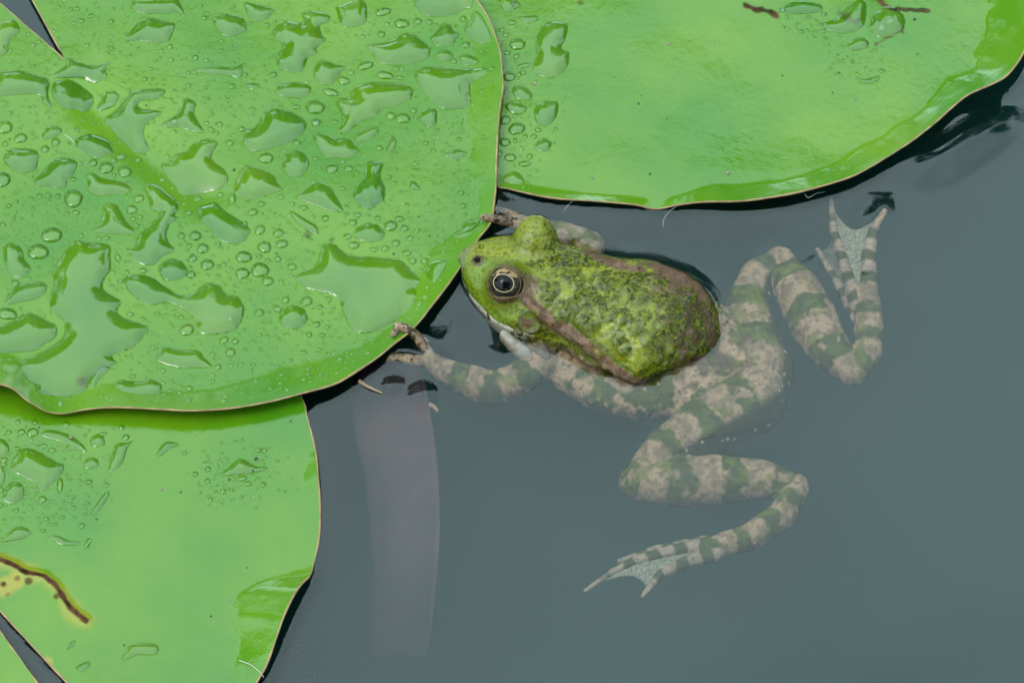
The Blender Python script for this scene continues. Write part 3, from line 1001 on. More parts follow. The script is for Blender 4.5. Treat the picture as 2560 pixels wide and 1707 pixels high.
    mesh_obj('underside', v2, q2, M_UNDER, pad)
    # thin tan rim all the way round, sinus lips included
    loop = [(0, k) for k in range(0, NR, 6)] + [(i, NR - 1) for i in range(0, nphi, 2)] + [(nphi - 1, k) for k in range(NR - 1, -1, -6)]
    pts = np.array([[X[i, k], Y[i, k], Z[i, k] - .00020] for i, k in loop])
    rv, rfc = tube(pts, .00027 * (.55 + .95 * fbm(pts, 160, seed_of[key], 3)), 6)
    mesh_obj('rim', rv, rfc, M_RIM, pad)
    c3 = np.array([P.c[0], P.c[1], P.base / 1000 - .0035])
    sv, sf = tube([c3 + (0, 0, .0003), c3 + (.001, .006, -.03), c3 + (.004, .06, -.15), c3 + (.01, .16, -.32), c3 + (.01, .26, -.49)], [.0028, .003, .0032, .0034, .0036], 10)
    mesh_obj('stem', sv, sf, M_STEM, pad)
    tag(pad, label, 'lily pad', 'lily pads on the pond')
    return pad

PAD_A = build_pad(PA, 'A', 'lily_pad', 'large green lily pad scattered with rain beads, touched by the frog\'s snout')
PAD_B = build_pad(PB, 'B', 'lily_pad', 'smooth green lily pad with an upturned dark glossy rim behind the frog')
PAD_C = build_pad(PC, 'C', 'lily_pad', 'green lily pad with a torn brown seam, tucked under the beaded pad')

# ------------------------------------------------------------------ rain water lying on the pads
def puddle_mesh(P, u):
    ext = (u.hi - u.lo)
    g = float(np.clip(max(ext) / 70, .00018, .00042))
    nx, ny = int(ext[0] / g) + 4, int(ext[1] / g) + 4
    xs = u.lo[0] - 1.5 * g + g * np.arange(nx)
    ys = u.lo[1] - 1.5 * g + g * np.arange(ny)
    X, Y = np.meshgrid(xs, ys, indexing='ij')
    p = np.column_stack([X.ravel(), Y.ravel()])
    # nearest boundary point
    best = np.full(len(p), 1e9)
    npt = np.zeros_like(p)
    poly = u.poly
    for s, e_ in zip(poly, np.roll(poly, -1, 0)):
        d = e_ - s
        t = np.clip(((p - s) @ d) / (d @ d + 1e-18), 0, 1)
        c = s + t[:, None] * d
        dd = ((p - c) ** 2).sum(1)
        m = dd < best
        best[m] = dd[m]
        npt[m] = c[m]
    dist = np.sqrt(best)
    ins = inside(p, poly)
    snap = (~ins) | (dist < .35 * g)
    p2 = np.where(snap[:, None], npt, p)
    dist = np.where(snap, 0, dist)
    idx = np.arange(nx * ny).reshape(nx, ny)
    I = ins.reshape(nx, ny)
    cells_ = (I[:-1, :-1].astype(int) + I[1:, :-1] + I[1:, 1:] + I[:-1, 1:]) >= 1
    q = np.stack([idx[:-1, :-1], idx[1:, :-1], idx[1:, 1:], idx[:-1, 1:]], -1)[cells_]
    used = np.unique(q)
    remap = -np.ones(nx * ny, int)
    remap[used] = np.arange(len(used))
    q = remap[q]
    p2, dist = p2[used], dist[used]
    dm = dist.max()
    wdt = min(.0056, dm * 1.0)
    H = .22 * wdt if dm < .003 else .20 * wdt
    uu = np.clip(dist / wdt, 0, 1)
    h = H * (1 - (1 - uu) ** 2)
    # surface tension smooths the seams of the distance field
    zb = P.height(p2[:, 0], p2[:, 1])
    V = np.column_stack([p2, zb + h])
    z = V[:, 2].copy()
    bnd = dist <= 0
    e1 = np.concatenate([q[:, 0], q[:, 1], q[:, 2], q[:, 3]])
    e2 = np.concatenate([q[:, 1], q[:, 2], q[:, 3], q[:, 0]])
    hh = h.copy()
    for _ in range(5):
        acc = np.bincount(e1, hh[e2], len(hh)) + np.bincount(e2, hh[e1], len(hh))
        cnt = np.bincount(e1, minlength=len(hh)) + np.bincount(e2, minlength=len(hh))
        hh = np.where(bnd, 0, .5 * hh + .5 * acc / np.maximum(cnt, 1))
    V[:, 2] = zb + hh + np.where(bnd, -.00004, .00002)
    return V, q

PAD_NAME = {'A': 'the beaded pad', 'B': 'the smooth pad', 'C': 'the torn pad'}
PUD_SPECIAL = {('A', 21): 'large ragged rain pool running down to the rim of the beaded pad',
 ('A', 22): 'long dumbbell-shaped rain puddle on the beaded pad',
 ('A', 47): 'wide rain pool on the beaded pad close beside the frog\'s snout',
 ('A', 2): 'rain puddle lying right at the notch of the beaded pad',
 ('A', 12): 'three-cornered rain puddle on the beaded pad',
 ('A', 18): 'upright bean-shaped rain puddle on the beaded pad',
 ('A', 7): 'forked rain puddle with two horns on the beaded pad',
 ('A', 8): 'broad oval rain puddle with a thick dark rim on the beaded pad',
 ('A', 11): 'crooked upright rain puddle narrowing in the middle on the beaded pad',
 ('A', 27): 'long hooked rain puddle with a trailing tail on the beaded pad',
 ('A', 35): 'many-lobed rain puddle on the beaded pad',
 ('B', 0): 'arch-shaped rain puddle on the smooth pad beside the beaded pad',
 ('C', 0): 'widest angular rain puddle on the torn pad'}
LANDMARK = {
 'A': [(165, 160, 'by the notch'), (210, 790, 'beside the large ragged pool'), (470, 760, 'beside the dumbbell-shaped puddle'), (900, 720, 'by the pool near the snout'),
       (1200, 540, 'by the frog\'s far hand'), (970, 850, 'by the frog\'s near hand'), (1210, 200, 'on the edge over the smooth pad'), (600, 990, 'along the lower rim'),
       (490, 415, 'beside the forked puddle'), (940, 250, 'beside the long hooked puddle'), (690, 320, 'beside the broad oval puddle'), (375, 560, 'beside the crooked upright puddle'),
       (745, 100, 'beside the many-lobed puddle'), (280, 545, 'beside the three-cornered puddle'), (35, 650, 'beside the bean-shaped puddle'), (350, 290, 'beside the claw-shaped pool')],
 'B': [(1380, 120, 'beside the arch-shaped puddle'), (1260, 330, 'against the beaded pad\'s edge'), (1300, 460, 'near its bottom corner'), (2100, 60, 'among the brown stains')],
 'C': [(90, 1170, 'beside the widest puddle'), (300, 1130, 'below the beaded pad\'s rim'), (610, 1180, 'near its outer edge'), (150, 1400, 'above the torn seam'), (230, 1640, 'below the torn seam')]}
def where(key, x, y):
    return min(LANDMARK[key], key=lambda m: (m[0] - x) ** 2 + (m[1] - y) ** 2)[2]
def shape_word(q):
    p = np.array(q, float)
    p[:, 1] /= .8
    x, y = p[:, 0], p[:, 1]
    area = abs(np.sum(x * np.roll(y, -1) - y * np.roll(x, -1))) / 2
    ev = np.linalg.eigvalsh(np.cov((p - p.mean(0)).T))
    asp = math.sqrt(max(ev[1], 1) / max(ev[0], 1))
    per = np.hypot(*(p - np.roll(p, -1, 0)).T).sum()
    rnd = 4 * math.pi * area / per ** 2
    size = 'tiny' if area < 900 else 'small' if area < 2400 else 'middling' if area < 5500 else 'large'
    form = 'slender' if asp > 2.6 else 'ragged' if rnd < .55 else 'elongated' if asp > 1.6 else 'rounded' if rnd > .85 else 'angular'
    return size + ' ' + form
for key, P in (('A', PA), ('B', PB), ('C', PC)):
    for i, u in enumerate(PUDS[key]):
        V, q = puddle_mesh(P, u)
        if len(q) < 4:
            continue
        o = mesh_obj('rain_puddle', V, q, M_DROP)
        c = np.array(u.px, float).mean(0)
        sp = PUD_SPECIAL.get((key, i)) or shape_word(u.px) + ' rain puddle on ' + PAD_NAME[key] + ', ' + where(key, *c)
        tag(o, sp, 'puddle', 'rain puddles on ' + PAD_NAME[key])

def bead_mesh(seed, hgt):
    rg = np.random.default_rng(seed)
    n, m = 18, 6
    ph = rg.random(3) * 6.28
    vs, fs = [(0, 0, hgt)], []
    for j in range(1, m + 1):
        s = j / m
        for k in range(n):
            a = 2 * math.pi * k / n
            r = 1 + .05 * math.sin(2 * a + ph[0]) + .035 * math.sin(3 * a + ph[1])
            th = math.pi / 2 * s
            rr = math.sin(th) ** .85 if s < 1 else 1
            vs.append((r * rr * math.cos(a), r * rr * math.sin(a), hgt * math.cos(th) ** .9 if s < 1 else -.06))
    for k in range(n):
        fs.append((0, 1 + k, 1 + (k + 1) % n))
    for j in range(m - 1):
        for k in range(n):
            fs.append((1 + j * n + k, 1 + (j + 1) * n + k, 1 + (j + 1) * n + (k + 1) % n, 1 + j * n + (k + 1) % n))
    return np.array(vs), fs

BEADS = []
for s in range(5):
    v, f = bead_mesh(s, .40)
    me = bpy.data.meshes.new('rain_bead')
    me.from_pydata([tuple(x) for x in v], [], f)
    me.polygons.foreach_set('use_smooth', np.ones(len(me.polygons), bool))
    me.materials.append(M_DROP)
    BEADS.append((me, v, f))
allb = [(rx * ry, key, i) for key in 'ABC' for i, (x, y, rx, ry) in enumerate(DROPS[key])]
allb.sort(reverse=True)
NIND = 290
indiv = set((k, i) for _, k, i in allb[:NIND])
for key, P in (('A', PA), ('B', PB), ('C', PC)):
    fine_v, fine_f = [], []
    for i, (x, y, rx, ry) in enumerate(DROPS[key]):
        wp = at(x, y, P.base + .2)
        wx, wy = rx / 9480, ry / 9480 / .8
        z = float(P.height(np.array([wp[0]]), np.array([wp[1]]))[0])
        me, v, f = BEADS[(i * 7 + int(x)) % 5]
        hz = math.sqrt(wx * wy) * (1.0 if rx < 10 else .85)
        rot = random.uniform(-.5, .5)
        if (key, i) in indiv:
            o = bpy.data.objects.new('rain_bead', me)
            COL.objects.link(o)
            o.location = (wp[0], wp[1], z)
            o.rotation_euler = (0, 0, rot)
            o.scale = (wx, wy, hz)
            sz = 'large domed' if rx >= 13 else 'round' if rx >= 8 else 'small'
            if rx > 1.5 * ry:
                sz += ' oval'
            tag(o, sz + ' clear rain bead on ' + PAD_NAME[key] + ', ' + where(key, x, y), 'droplet', 'rain beads on ' + PAD_NAME[key])
        else:
            c, s = math.cos(rot), math.sin(rot)
            vv = v[:1 + 18 * 6]
            b = len(fine_v)
            for a in vv:
                fine_v.append((wp[0] + (a[0] * c - a[1] * s) * wx, wp[1] + (a[0] * s + a[1] * c) * wy, z + a[2] * hz))
            fine_f += [tuple(k + b for k in ff) for ff in f]
    o = mesh_obj('fine_rain_beads', fine_v, fine_f, M_DROP)
    tag(o, {'A': 'fine spray of tiny rain beads over the large beaded pad', 'B': 'fine spray of tiny rain beads on the smooth pad', 'C': 'fine spray of tiny rain beads on the torn pad'}[key], 'droplets', kind='stuff')

# ------------------------------------------------------------------ the frog
S0 = at(1145, 650, 6)[:2]
E_A, E_B = np.array([.948, -.317]), np.array([.317, .948])
# upper form: head and the part of the back that stands clear of the water (mm from the snout)
UA = np.array([-1.0, 1, 3, 6, 10, 14, 18, 22, 28, 35, 41, 47, 50, 55.5, 59.5, 63.7, 67, 70, 72])
UPPER = dict(
 c=[3.3, 3.1, 2.8, 2.5, 2.2, 1.4, 1.0, 1.0, 1.4, 1.0, -.6, .2, 0, -.8, .9, 1.8, 2.2, 1.5, 1],
 w=[1.5, 4.4, 6.6, 9.5, 12.0, 13.8, 14.6, 15.0, 15.1, 14.7, 16.6, 17.7, 18.2, 18.4, 16.4, 13.4, 10.6, 7.0, 3],
 t=[4.3, 6.2, 7.3, 8.2, 9.0, 9.6, 10.2, 10.6, 11.0, 11.6, 12.2, 12.6, 12.6, 12.2, 11.2, 9.6, 7.6, 5.0, 1],
 m=[2.5, 2, 1.5, 1, .5, 0, -.5, -1.2, -2, -2, -2, -2, -2, -2, -2, -2, -2, -2, -3],
 b=[.5, -1.5, -3.5, -5.5, -7.5, -9.5, -11.5, -12.5, -13, -13, -13, -13, -13, -13, -13, -12, -11, -9, -7])
# lower form: the broad sunken flanks, belly and pelvis
VA = np.array([22., 26, 30, 36, 43, 51, 58, 67, 76, 83, 90])
LOWER = dict(
 c=[1, .5, 0, -.5, -.8, -1, -.8, -.4, -.5, -1, -1.5],
 w=[10, 14.5, 18, 20.8, 22.6, 23, 22, 18.5, 14.2, 10, 4],
 t=[-4, -3.0, -2.4, -1.8, -1.6, -1.4, -1.2, -1.0, -2.6, -4.5, -7],
 m=[-7, -7.5, -8, -8, -8, -8, -8.5, -9, -9.5, -10, -10],
 b=[-12, -14, -16, -18, -19, -20, -20, -18, -16, -15, -13])

def smooth_tab(A, tab):
    aa = np.linspace(A[0], A[-1], 400)
    v = np.interp(aa, A, tab)
    vp = np.concatenate([np.full(6, v[0]), v, np.full(6, v[-1])])
    s = np.convolve(vp, np.ones(13) / 13, 'valid')
    s[:8], s[-8:] = v[:8], v[-8:]
    return aa, s
UPPER = {n: smooth_tab(UA, t) for n, t in UPPER.items()}
LOWER = {n: smooth_tab(VA, t) for n, t in LOWER.items()}

def loft(a, b, z, T, A, pw):
    ac = np.clip(a, A[0], A[-1])
    g = {n: np.interp(ac, *T[n]) for n in T}
    h = np.where(z > g['m'], g['t'] - g['m'], g['m'] - g['b'])
    db, dz = b - g['c'], z - g['m']
    q = (np.abs(db / g['w']) ** pw + np.abs(dz / h) ** pw) ** (1 / pw) + 1e-6
    r = np.sqrt(db * db + dz * dz) + 1e-6
    dist = r * (1 - 1 / q)
    over = np.abs(a - ac)
    return np.where(over > 0, np.sqrt(np.maximum(dist, 0) ** 2 + over ** 2), dist)

def torso(p):
    """signed distance (mm); p in mm"""
    d = p[..., :2] - S0 * 1000
    a, b, z = d @ E_A, d @ E_B, p[..., 2]
    u = loft(a, b, z, UPPER, UA, 2.45)
    v = loft(a, b, z, LOWER, VA, 2.2)
    k = 2.2
    h = np.maximum(k - np.abs(u - v), 0) / k
    return np.minimum(u, v) - h * h * k * .25

def chain(*rows):
    r = np.array(rows, float)
    return np.column_stack([at(r[:, 0], r[:, 1], r[:, 2]) * 1000, r[:, 3]])

LIMBS = {
 'near_thigh': chain((1885, 1000, -11, 9.0), (1765, 1070, -10.5, 7.9), (1668, 1130, -9.5, 6.6), (1596, 1200, -9.5, 4.7)),
 'near_shank': chain((1594, 1205, -9.5, 4.7), (1690, 1207, -9, 6.3), (1790, 1199, -9, 6.6), (1900, 1197, -9, 5.2), (1988, 1216, -9.5, 3.5)),
 'near_tarsus': chain((1988, 1224, -9.5, 3.4), (1952, 1290, -9.5, 3.8), (1876, 1340, -9.5, 3.5), (1772, 1372, -9.5, 3.0)),
 'far_thigh': chain((1905, 930, -11, 8.6), (1885, 850, -9.5, 7.4), (1870, 765, -8.5, 6.2), (1893, 692, -7.8, 4.9), (1950, 652, -7.2, 3.8)),
 'far_shank': chain((1952, 655, -7.2, 3.9), (1995, 728, -7, 6.3), (2030, 800, -7, 6.9), (2072, 872, -7, 5.8), (2128, 930, -7.2, 3.4)),
 'far_tarsus': chain((2136, 932, -7.2, 3.3), (2170, 880, -6.5, 3.9), (2172, 800, -6, 4.0), (2166, 735, -5, 3.3)),
 'near_arm': chain((1350, 908, -6, 4.8), (1292, 950, -7, 4.4), (1228, 972, -7.5, 4.7), (1160, 947, -6.2, 4.4), (1112, 926, -4.4, 3.3), (1080, 906, -2.8, 2.4)),
 'far_arm': chain((1455, 655, -6, 4.6), (1474, 615, -5.6, 4.3), (1400, 584, -4.4, 3.6), (1332, 563, -2.8, 2.2)),
}
TOES = {
 'near_a': chain((1790, 1358, -9.2, 1.9), (1690, 1375, -9.2, 1.5), (1590, 1400, -9.6, 1.1), (1530, 1430, -10, .95), (1462, 1477, -10.5, .62)),
 'near_b': chain((1760, 1350, -9.6, 1.3), (1640, 1372, -9.8, 1.05), (1547, 1402, -10.2, .65)),
 'near_c': chain((1790, 1385, -8.8, 1.9), (1720, 1402, -8.8, 1.55), (1650, 1435, -9, 1.2), (1607, 1488, -9.3, .65)),
 'far_a': chain((2172, 720, -4.6, 2.4), (2171, 640, -3.2, 2.0), (2183, 575, -1.6, 1.4), (2212, 528, .5, .85)),
 'far_b': chain((2145, 765, -5.2, 2.0), (2112, 665, -5, 1.5), (2085, 580, -5, 1.25), (2078, 500, -5.6, .65)),
 'far_c': chain((2140, 795, -6.6, 1.6), (2098, 715, -8, 1.15), (2044, 624, -9.2, .65)),
 'fin_a': chain((1085, 902, -2.4, 1.7), (1062, 868, -.6, 1.45), (1040, 838, 2.6, 1.35), (1013, 820, 5.0, 1.25), (994, 813, 5.6, 1.05), (983, 837, 4.2, .8)),
 'fin_b': chain((1085, 908, -2.4, 1.7), (1032, 899, -.2, 1.45), (982, 893, .3, 1.2), (966, 905, -.4, .8)),
 'gin_a': chain((1328, 565, -2.4, 1.7), (1272, 556, -.3, 1.55), (1228, 546, 4.0, 1.2), (1208, 543, 4.8, .95)),
 'gin_b': chain((1328, 560, -2.4, 1.5), (1280, 538, -1.6, 1.25), (1246, 524, -.8, 1.0), (1232, 529, -.3, .75)),
}

def chain_dist(p, ch):
    """distance to a tapered chain, arc position in mm"""
    best = np.full(p.shape[:-1], 1e9, np.float32)
    arc = np.zeros(p.shape[:-1], np.float32)
    s0 = 0
    for a, b in zip(ch[:-1], ch[1:]):
        d = b[:3] - a[:3]
        L = float(np.linalg.norm(d))
        t = np.clip(((p - a[:3]) @ d) / (L * L), 0, 1)
        q = p - a[:3] - t[..., None] * d
        ts = t * t * (3 - 2 * t) * .35 + t * .65
        dd = np.sqrt((q * q).sum(-1)) - (a[3] + (b[3] - a[3]) * ts)
        m = dd < best
        best = np.where(m, dd, best)
        arc = np.where(m, s0 + t * L, arc)
        s0 += L
    return best, arc

EYE_N = at(1268, 711, 8.6) * 1000
EYE_F = at(1338, 603, 8.6) * 1000
GAZE_N = np.array([-.13, -.57, .81]); GAZE_N /= np.linalg.norm(GAZE_N)
GAZE_F = np.array([.10, .74, .66]); GAZE_F /= np.linalg.norm(GAZE_F)
WARTS = [(x, y, r * .82) for x, y, r in [(1403, 655, 3.2), (1452, 646, 2.6), (1441, 704, 2.6), (1382, 727, 2.6), (1366, 745, 2.4), (1496, 704, 3.2), (1516, 712, 3.0), (1461, 748, 4.0), (1479, 807, 3.4), (1455, 790, 3.2), (1600, 743, 3.6), (1554, 796, 2.8),
         (1657, 816, 3.4), (1632, 700, 3.2), (1668, 757, 3.0), (1590, 700, 2.8), (1530, 740, 2.4), (1420, 690, 2.2), (1400, 780, 3.6), (1430, 770, 3.2), (1700, 790, 3.0), (1715, 745, 3.2), (1690, 840, 2.6), (1620, 850, 2.6), (1560, 870, 2.4), (1640, 890, 2.4), (1730, 830, 2.6), (1350, 715, 2.2), (1520, 790, 2.4), (1590, 820, 2.6), (1640, 860, 2.6), (1500, 760, 2.2), (1570, 720, 2.4), (1680, 800, 2.4), (1610, 790, 2.2), (1545, 845, 2.4)]]

def ray_hit(px, py):
    """where the sight line through a photo pixel meets head or trunk (mm)"""
    p = at(px, py, 22.0) * 1000
    d = p - CAM * 1000
    d = d / np.linalg.norm(d)
    for _ in range(60):
        p = p + d * max(.75 * float(torso(p)), -1)
    return p

def on_skin(rows, sink):
    out = []
    for x, y, r in rows:
        p = ray_hit(x, y)
        d = p - CAM * 1000
        out.append(np.append(p + d / np.linalg.norm(d) * sink, r))
    return np.array(out)

def project_to_top(px, py):
    return ray_hit(px, py)

def project_to_top_old(px, py):
    """point of the photo on the frog's back (mm)"""
    z = 11.0
    for _ in range(14):
        q = at(px, py, z) * 1000
        z -= .6 * float(torso(q))
    return at(px, py, z) * 1000


TYM = ray_hit(1325, 806)
NOS = ray_hit(1194, 650)
FOLD_N = on_skin([(1312, 744, .8), (1332, 766, 1.2), (1350, 782, 1.5), (1378, 803, 1.5), (1407, 821, 1.5), (1457, 857, 1.5), (1493, 886, 1.4), (1529, 918, 1.4), (1562, 936, 1.2), (1589, 950, .9)], .2)
FOLD_F = on_skin([(1460, 632, .7), (1504, 650, 1.1), (1546, 664, 1.5), (1600, 671, 1.6), (1657, 678, 1.6), (1707, 698, 1.5), (1743, 722, 1.4), (1768, 752, 1.0)], .2)

LO, HI, GH = np.array([-36.0, -84, -22]), np.array([104.0, 58, 17.5]), .46
def build_field():
    n = ((HI - LO) / GH).astype(int) + 1
    F = np.full(tuple(n), 30.0, np.float32)
    ax = [LO[i] + GH * np.arange(n[i]) for i in range(3)]
    def region(lo, hi):
        s = []
        for i in range(3):
            i0 = max(0, int((lo[i] - LO[i]) / GH))
            i1 = min(n[i], int((hi[i] - LO[i]) / GH) + 2)
            s.append(slice(i0, i1))
        X, Y, Z = np.meshgrid(ax[0][s[0]], ax[1][s[1]], ax[2][s[2]], indexing='ij')
        return tuple(s), np.stack([X, Y, Z], -1).astype(np.float32)
    def smin(s, d, k):
        f = F[s]
        h = np.maximum(k - np.abs(f - d), 0) / k
        F[s] = np.minimum(f, d) - h * h * k * .25
    # torso and head
    c = [np.append(S0 * 1000 + E_A * a + E_B * b, 0) for a in (-3, 94) for b in (-26, 26)]
    c = np.array(c)
    s, p = region(np.append(c[:, :2].min(0), -21), np.append(c[:, :2].max(0), 16))
    F[s] = torso(p)
    def add_chain(ch, k, pad=4):
        r = ch[:, 3].max() + pad
        s, p = region(ch[:, :3].min(0) - r, ch[:, :3].max(0) + r)
        smin(s, chain_dist(p, ch)[0], k)
    for nm, ch in LIMBS.items():
        add_chain(ch, 3.0 if 'thigh' in nm or 'arm' in nm else 1.2)
    for nm, ch in TOES.items():
        add_chain(ch, .9)
    for e_, r in ((EYE_N, 5.5), (EYE_F, 6.1)):
        s, p = region(e_ - 11, e_ + 11)
        smin(s, np.linalg.norm(p - e_, axis=-1) - r, 2.6)
    # eye sockets
    for e_, g, r in ((EYE_N, GAZE_N, 4.55), (EYE_F, GAZE_F, 4.6)):
        cc = e_ + g * (2.6 if g is GAZE_N else 2.9)
        s, p = region(cc - 7, cc + 7)
        d = np.linalg.norm(p - cc, axis=-1) - r
        F[s] = np.maximum(F[s], -d)
    # lids close over the top and the bottom of each eye
    for e_, g, lids in ((EYE_N, GAZE_N, (((.35, .75, .1), 2.3), ((.05, -.62, -.75), 2.6))), (EYE_F, GAZE_F, (((-.1, -.85, .5), .6),))):
        cc = e_ + g * (2.2 if g is GAZE_N else 2.7)
        s, p = region(cc - 8, cc + 8)
        for nv, th in lids:
            nv = np.array(nv) / np.linalg.norm(nv)
            d = np.maximum(np.linalg.norm(p - cc, axis=-1) - 4.95, th - (p - cc) @ nv)
            smin(s, d, .7)
    for ch in (FOLD_N, FOLD_F):
        add_chain(ch, 1.2, 3)
    # eardrum: a shallow disc
    s, p = region(TYM - 6, TYM + 6)
    tn = np.array([-.24, -.80, .55]); tn /= np.linalg.norm(tn)
    q = p - TYM
    ax_ = q @ tn
    rad = np.sqrt(np.maximum((q * q).sum(-1) - ax_ ** 2, 0))
    ring = np.sqrt((rad - 2.8) ** 2 + ax_ ** 2) - .38
    smin(s, ring, .8)
    # nostrils
    for c0 in (NOS, NOS + np.append(E_B * 5.4, -.9) + np.append(E_A * -.6, 0)):
        s, p = region(c0 - 4, c0 + 4)
        smin(s, np.linalg.norm(p - c0, axis=-1) - 1.1, 1.6)
        d = np.linalg.norm((p - c0 - np.array([-.15, -.45, .75])) * np.array([1.1, .8, 1]), axis=-1) - .85
        f = F[s]
        F[s] = np.maximum(f, -d)
    # warts on the back
    for x, y, r in WARTS:
        c0 = project_to_top(x, y)
        s, p = region(c0 - 6, c0 + 6)
        smin(s, np.sqrt(((p - c0 + np.array([0, 0, r * .70])) ** 2).sum(-1)) - r * .98, 1.0)
    return F, ax

def surface_nets(F, lo, h):
    s = F < 0
    c = sum(s[i:s.shape[0] - 1 + i, j:s.shape[1] - 1 + j, k:s.shape[2] - 1 + k].astype(np.int8) for i in (0, 1) for j in (0, 1) for k in (0, 1))
    act = (c > 0) & (c < 8)
    I, J, K = np.nonzero(act)
    idx = np.full(act.shape, -1, np.int32)
    idx[I, J, K] = np.arange(len(I))
    pos = np.zeros((len(I), 3))
    cnt = np.zeros(len(I))
    cor = [(i, j, k) for i in (0, 1) for j in (0, 1) for k in (0, 1)]
    val = {q: F[I + q[0], J + q[1], K + q[2]] for q in cor}
    for a in cor:
        for d in range(3):
            if a[d] == 0:
                b = list(a); b[d] = 1; b = tuple(b)
                fa, fb = val[a], val[b]
                m = (fa < 0) != (fb < 0)
                t = np.where(m, fa / np.where(m, fa - fb, 1), 0)
                for q in range(3):
                    pos[:, q] += np.where(m, a[q] + (t if q == d else 0), 0)
                cnt += m
    pos = pos / cnt[:, None]
    V = lo + h * (np.column_stack([I, J, K]) + pos)
    quads = []
    for d in range(3):
        sl0 = [slice(None)] * 3; sl1 = [slice(None)] * 3
        sl0[d] = slice(0, -1); sl1[d] = slice(1, None)
        a, b = s[tuple(sl0)], s[tuple(sl1)]
        ch = a != b
        i = np.array(np.nonzero(ch))
        o1, o2 = (d + 1) % 3, (d + 2) % 3
        ok = (i[o1] > 0) & (i[o2] > 0) & (i[o1] < act.shape[o1]) & (i[o2] < act.shape[o2])
        i = i[:, ok]
        inn = a[tuple(i)]
        def cell(d1, d2):
            j = i.copy()
            j[o1] -= d1
            j[o2] -= d2
            return idx[tuple(j)]
        qd = np.stack([cell(1, 1), cell(0, 1), cell(0, 0), cell(1, 0)], -1)
        qd[~inn] = qd[~inn][:, ::-1]
        quads.append(qd)
    return V, np.concatenate(quads)

FIELD, AXS = build_field()
FV, FQ = surface_nets(FIELD, LO, GH)
# relax the voxel steps
e1 = np.concatenate([FQ[:, 0], FQ[:, 1], FQ[:, 2], FQ[:, 3]])
e2 = np.concatenate([FQ[:, 1], FQ[:, 2], FQ[:, 3], FQ[:, 0]])
cnt = np.bincount(e1, minlength=len(FV)) + np.bincount(e2, minlength=len(FV))
def lap(V):
    return np.column_stack([(np.bincount(e1, V[e2, k], len(V)) + np.bincount(e2, V[e1, k], len(V))) / np.maximum(cnt, 1) for k in range(3)])
for it in range(3):
    FV = FV + .5 * (lap(FV) - FV)
    FV = FV - .52 * (lap(FV) - FV) * .9

def vnormals(V, Q):
    n = np.cross(V[Q[:, 2]] - V[Q[:, 0]], V[Q[:, 3]] - V[Q[:, 1]])
    out = np.column_stack([sum(np.bincount(Q[:, c], n[:, k], len(V)) for c in range(4)) for k in range(3)])
    return out / (np.linalg.norm(out, axis=1)[:, None] + 1e-12)

FN = vnormals(FV, FQ)
# which part does each vertex belong to
dT = torso(FV)
bestd, owner, arc = dT.copy(), np.zeros(len(FV), int), np.zeros(len(FV))
names = list(LIMBS) + list(TOES)
for i, nm in enumerate(names):
    d, s_ = chain_dist(FV, LIMBS[nm] if nm in LIMBS else TOES[nm])
    m = d < bestd
    bestd[m] = d[m]
    owner[m] = i + 1
    arc[m] = s_[m]
dFN, dFF = chain_dist(FV, FOLD_N)[0], chain_dist(FV, FOLD_F)[0]
fpx, fpy = to_px(FV / 1000)
LA = (FV[:, :2] - S0 * 1000) @ E_A
LB = (FV[:, :2] - S0 * 1000) @ E_B
isT = owner == 0
# --- small relief
wd, wh = cells(FV, .42, 3)
flank = isT & (FV[:, 2] < 3) & (LA > 26)
rear = (owner > 0) & (owner <= 2) & (FN[:, 1] < -.2)
relief = np.where(isT & (LA > 24), .10 * (1 - sstep(.1, .55, wd)), 0) + np.where(flank, .28 * (1 - sstep(.1, .6, wd)), 0)
relief += np.where(isT, .40, .45) * (fbm(FV, .55, 5, 3) - .5) * np.where(owner > len(LIMBS), .3, 1) * np.where(LA < 20, .35, 1)
eyeclear = np.minimum(np.linalg.norm(FV - (EYE_N + GAZE_N * 2.6), axis=1), np.linalg.norm(FV - (EYE_F + GAZE_F * 3.1), axis=1))
relief *= sstep(4.6, 6.5, eyeclear)
FV2 = FV + FN * relief[:, None]

# --- colours (albedo)
GREEN, LIME = np.array([.066, .074, .0025]), np.array([.090, .097, .005])
OLIVE, DEEP = np.array([.033, .038, .0015]), np.array([.011, .018, .002])
BROWN, TAUPE = np.array([.046, .024, .012]), np.array([.116, .077, .047])
BAND, CREAM = np.array([.017, .019, .004]), np.array([.21, .19, .145])
def lerp(a, b, t):
    return a + (b - a) * np.clip(t, 0, 1)[:, None]
N = len(FV)
n1, n2, n3 = fbm(FV, .22, 21, 4), fbm(FV, .5, 33, 3), fbm(FV, 1.1, 41, 3)
C = np.tile(GREEN, (N, 1))
C = lerp(C, LIME, sstep(.42, .62, n1))
# dark olive mottling of the back
mot = sstep(.545, .585, n2 * .45 + n1 * .1 + .5 * fbm(FV, .30, 77, 4))
C = lerp(C, OLIVE, mot * .35 * sstep(18, 26, LA))
C = lerp(C, OLIVE * 1.2, sstep(.58, .61, n3) * .5 * sstep(20, 28, LA))
for x, y, r in WARTS:
    c0 = project_to_top(x, y)
    d = np.linalg.norm(FV - c0, axis=1) + 1.1 * (n3 - .5)
    C = lerp(C, OLIVE, sstep(r * 1.25, r * .95, d) * sstep(r * .35, r * .8, d) * .9)
    d2 = np.linalg.norm(FV - c0 - np.array([.5, -.6, 0]), axis=1) + .8 * (n2 - .5)
    C = lerp(C, DEEP, sstep(r * .6, r * .35, d2) * .7)
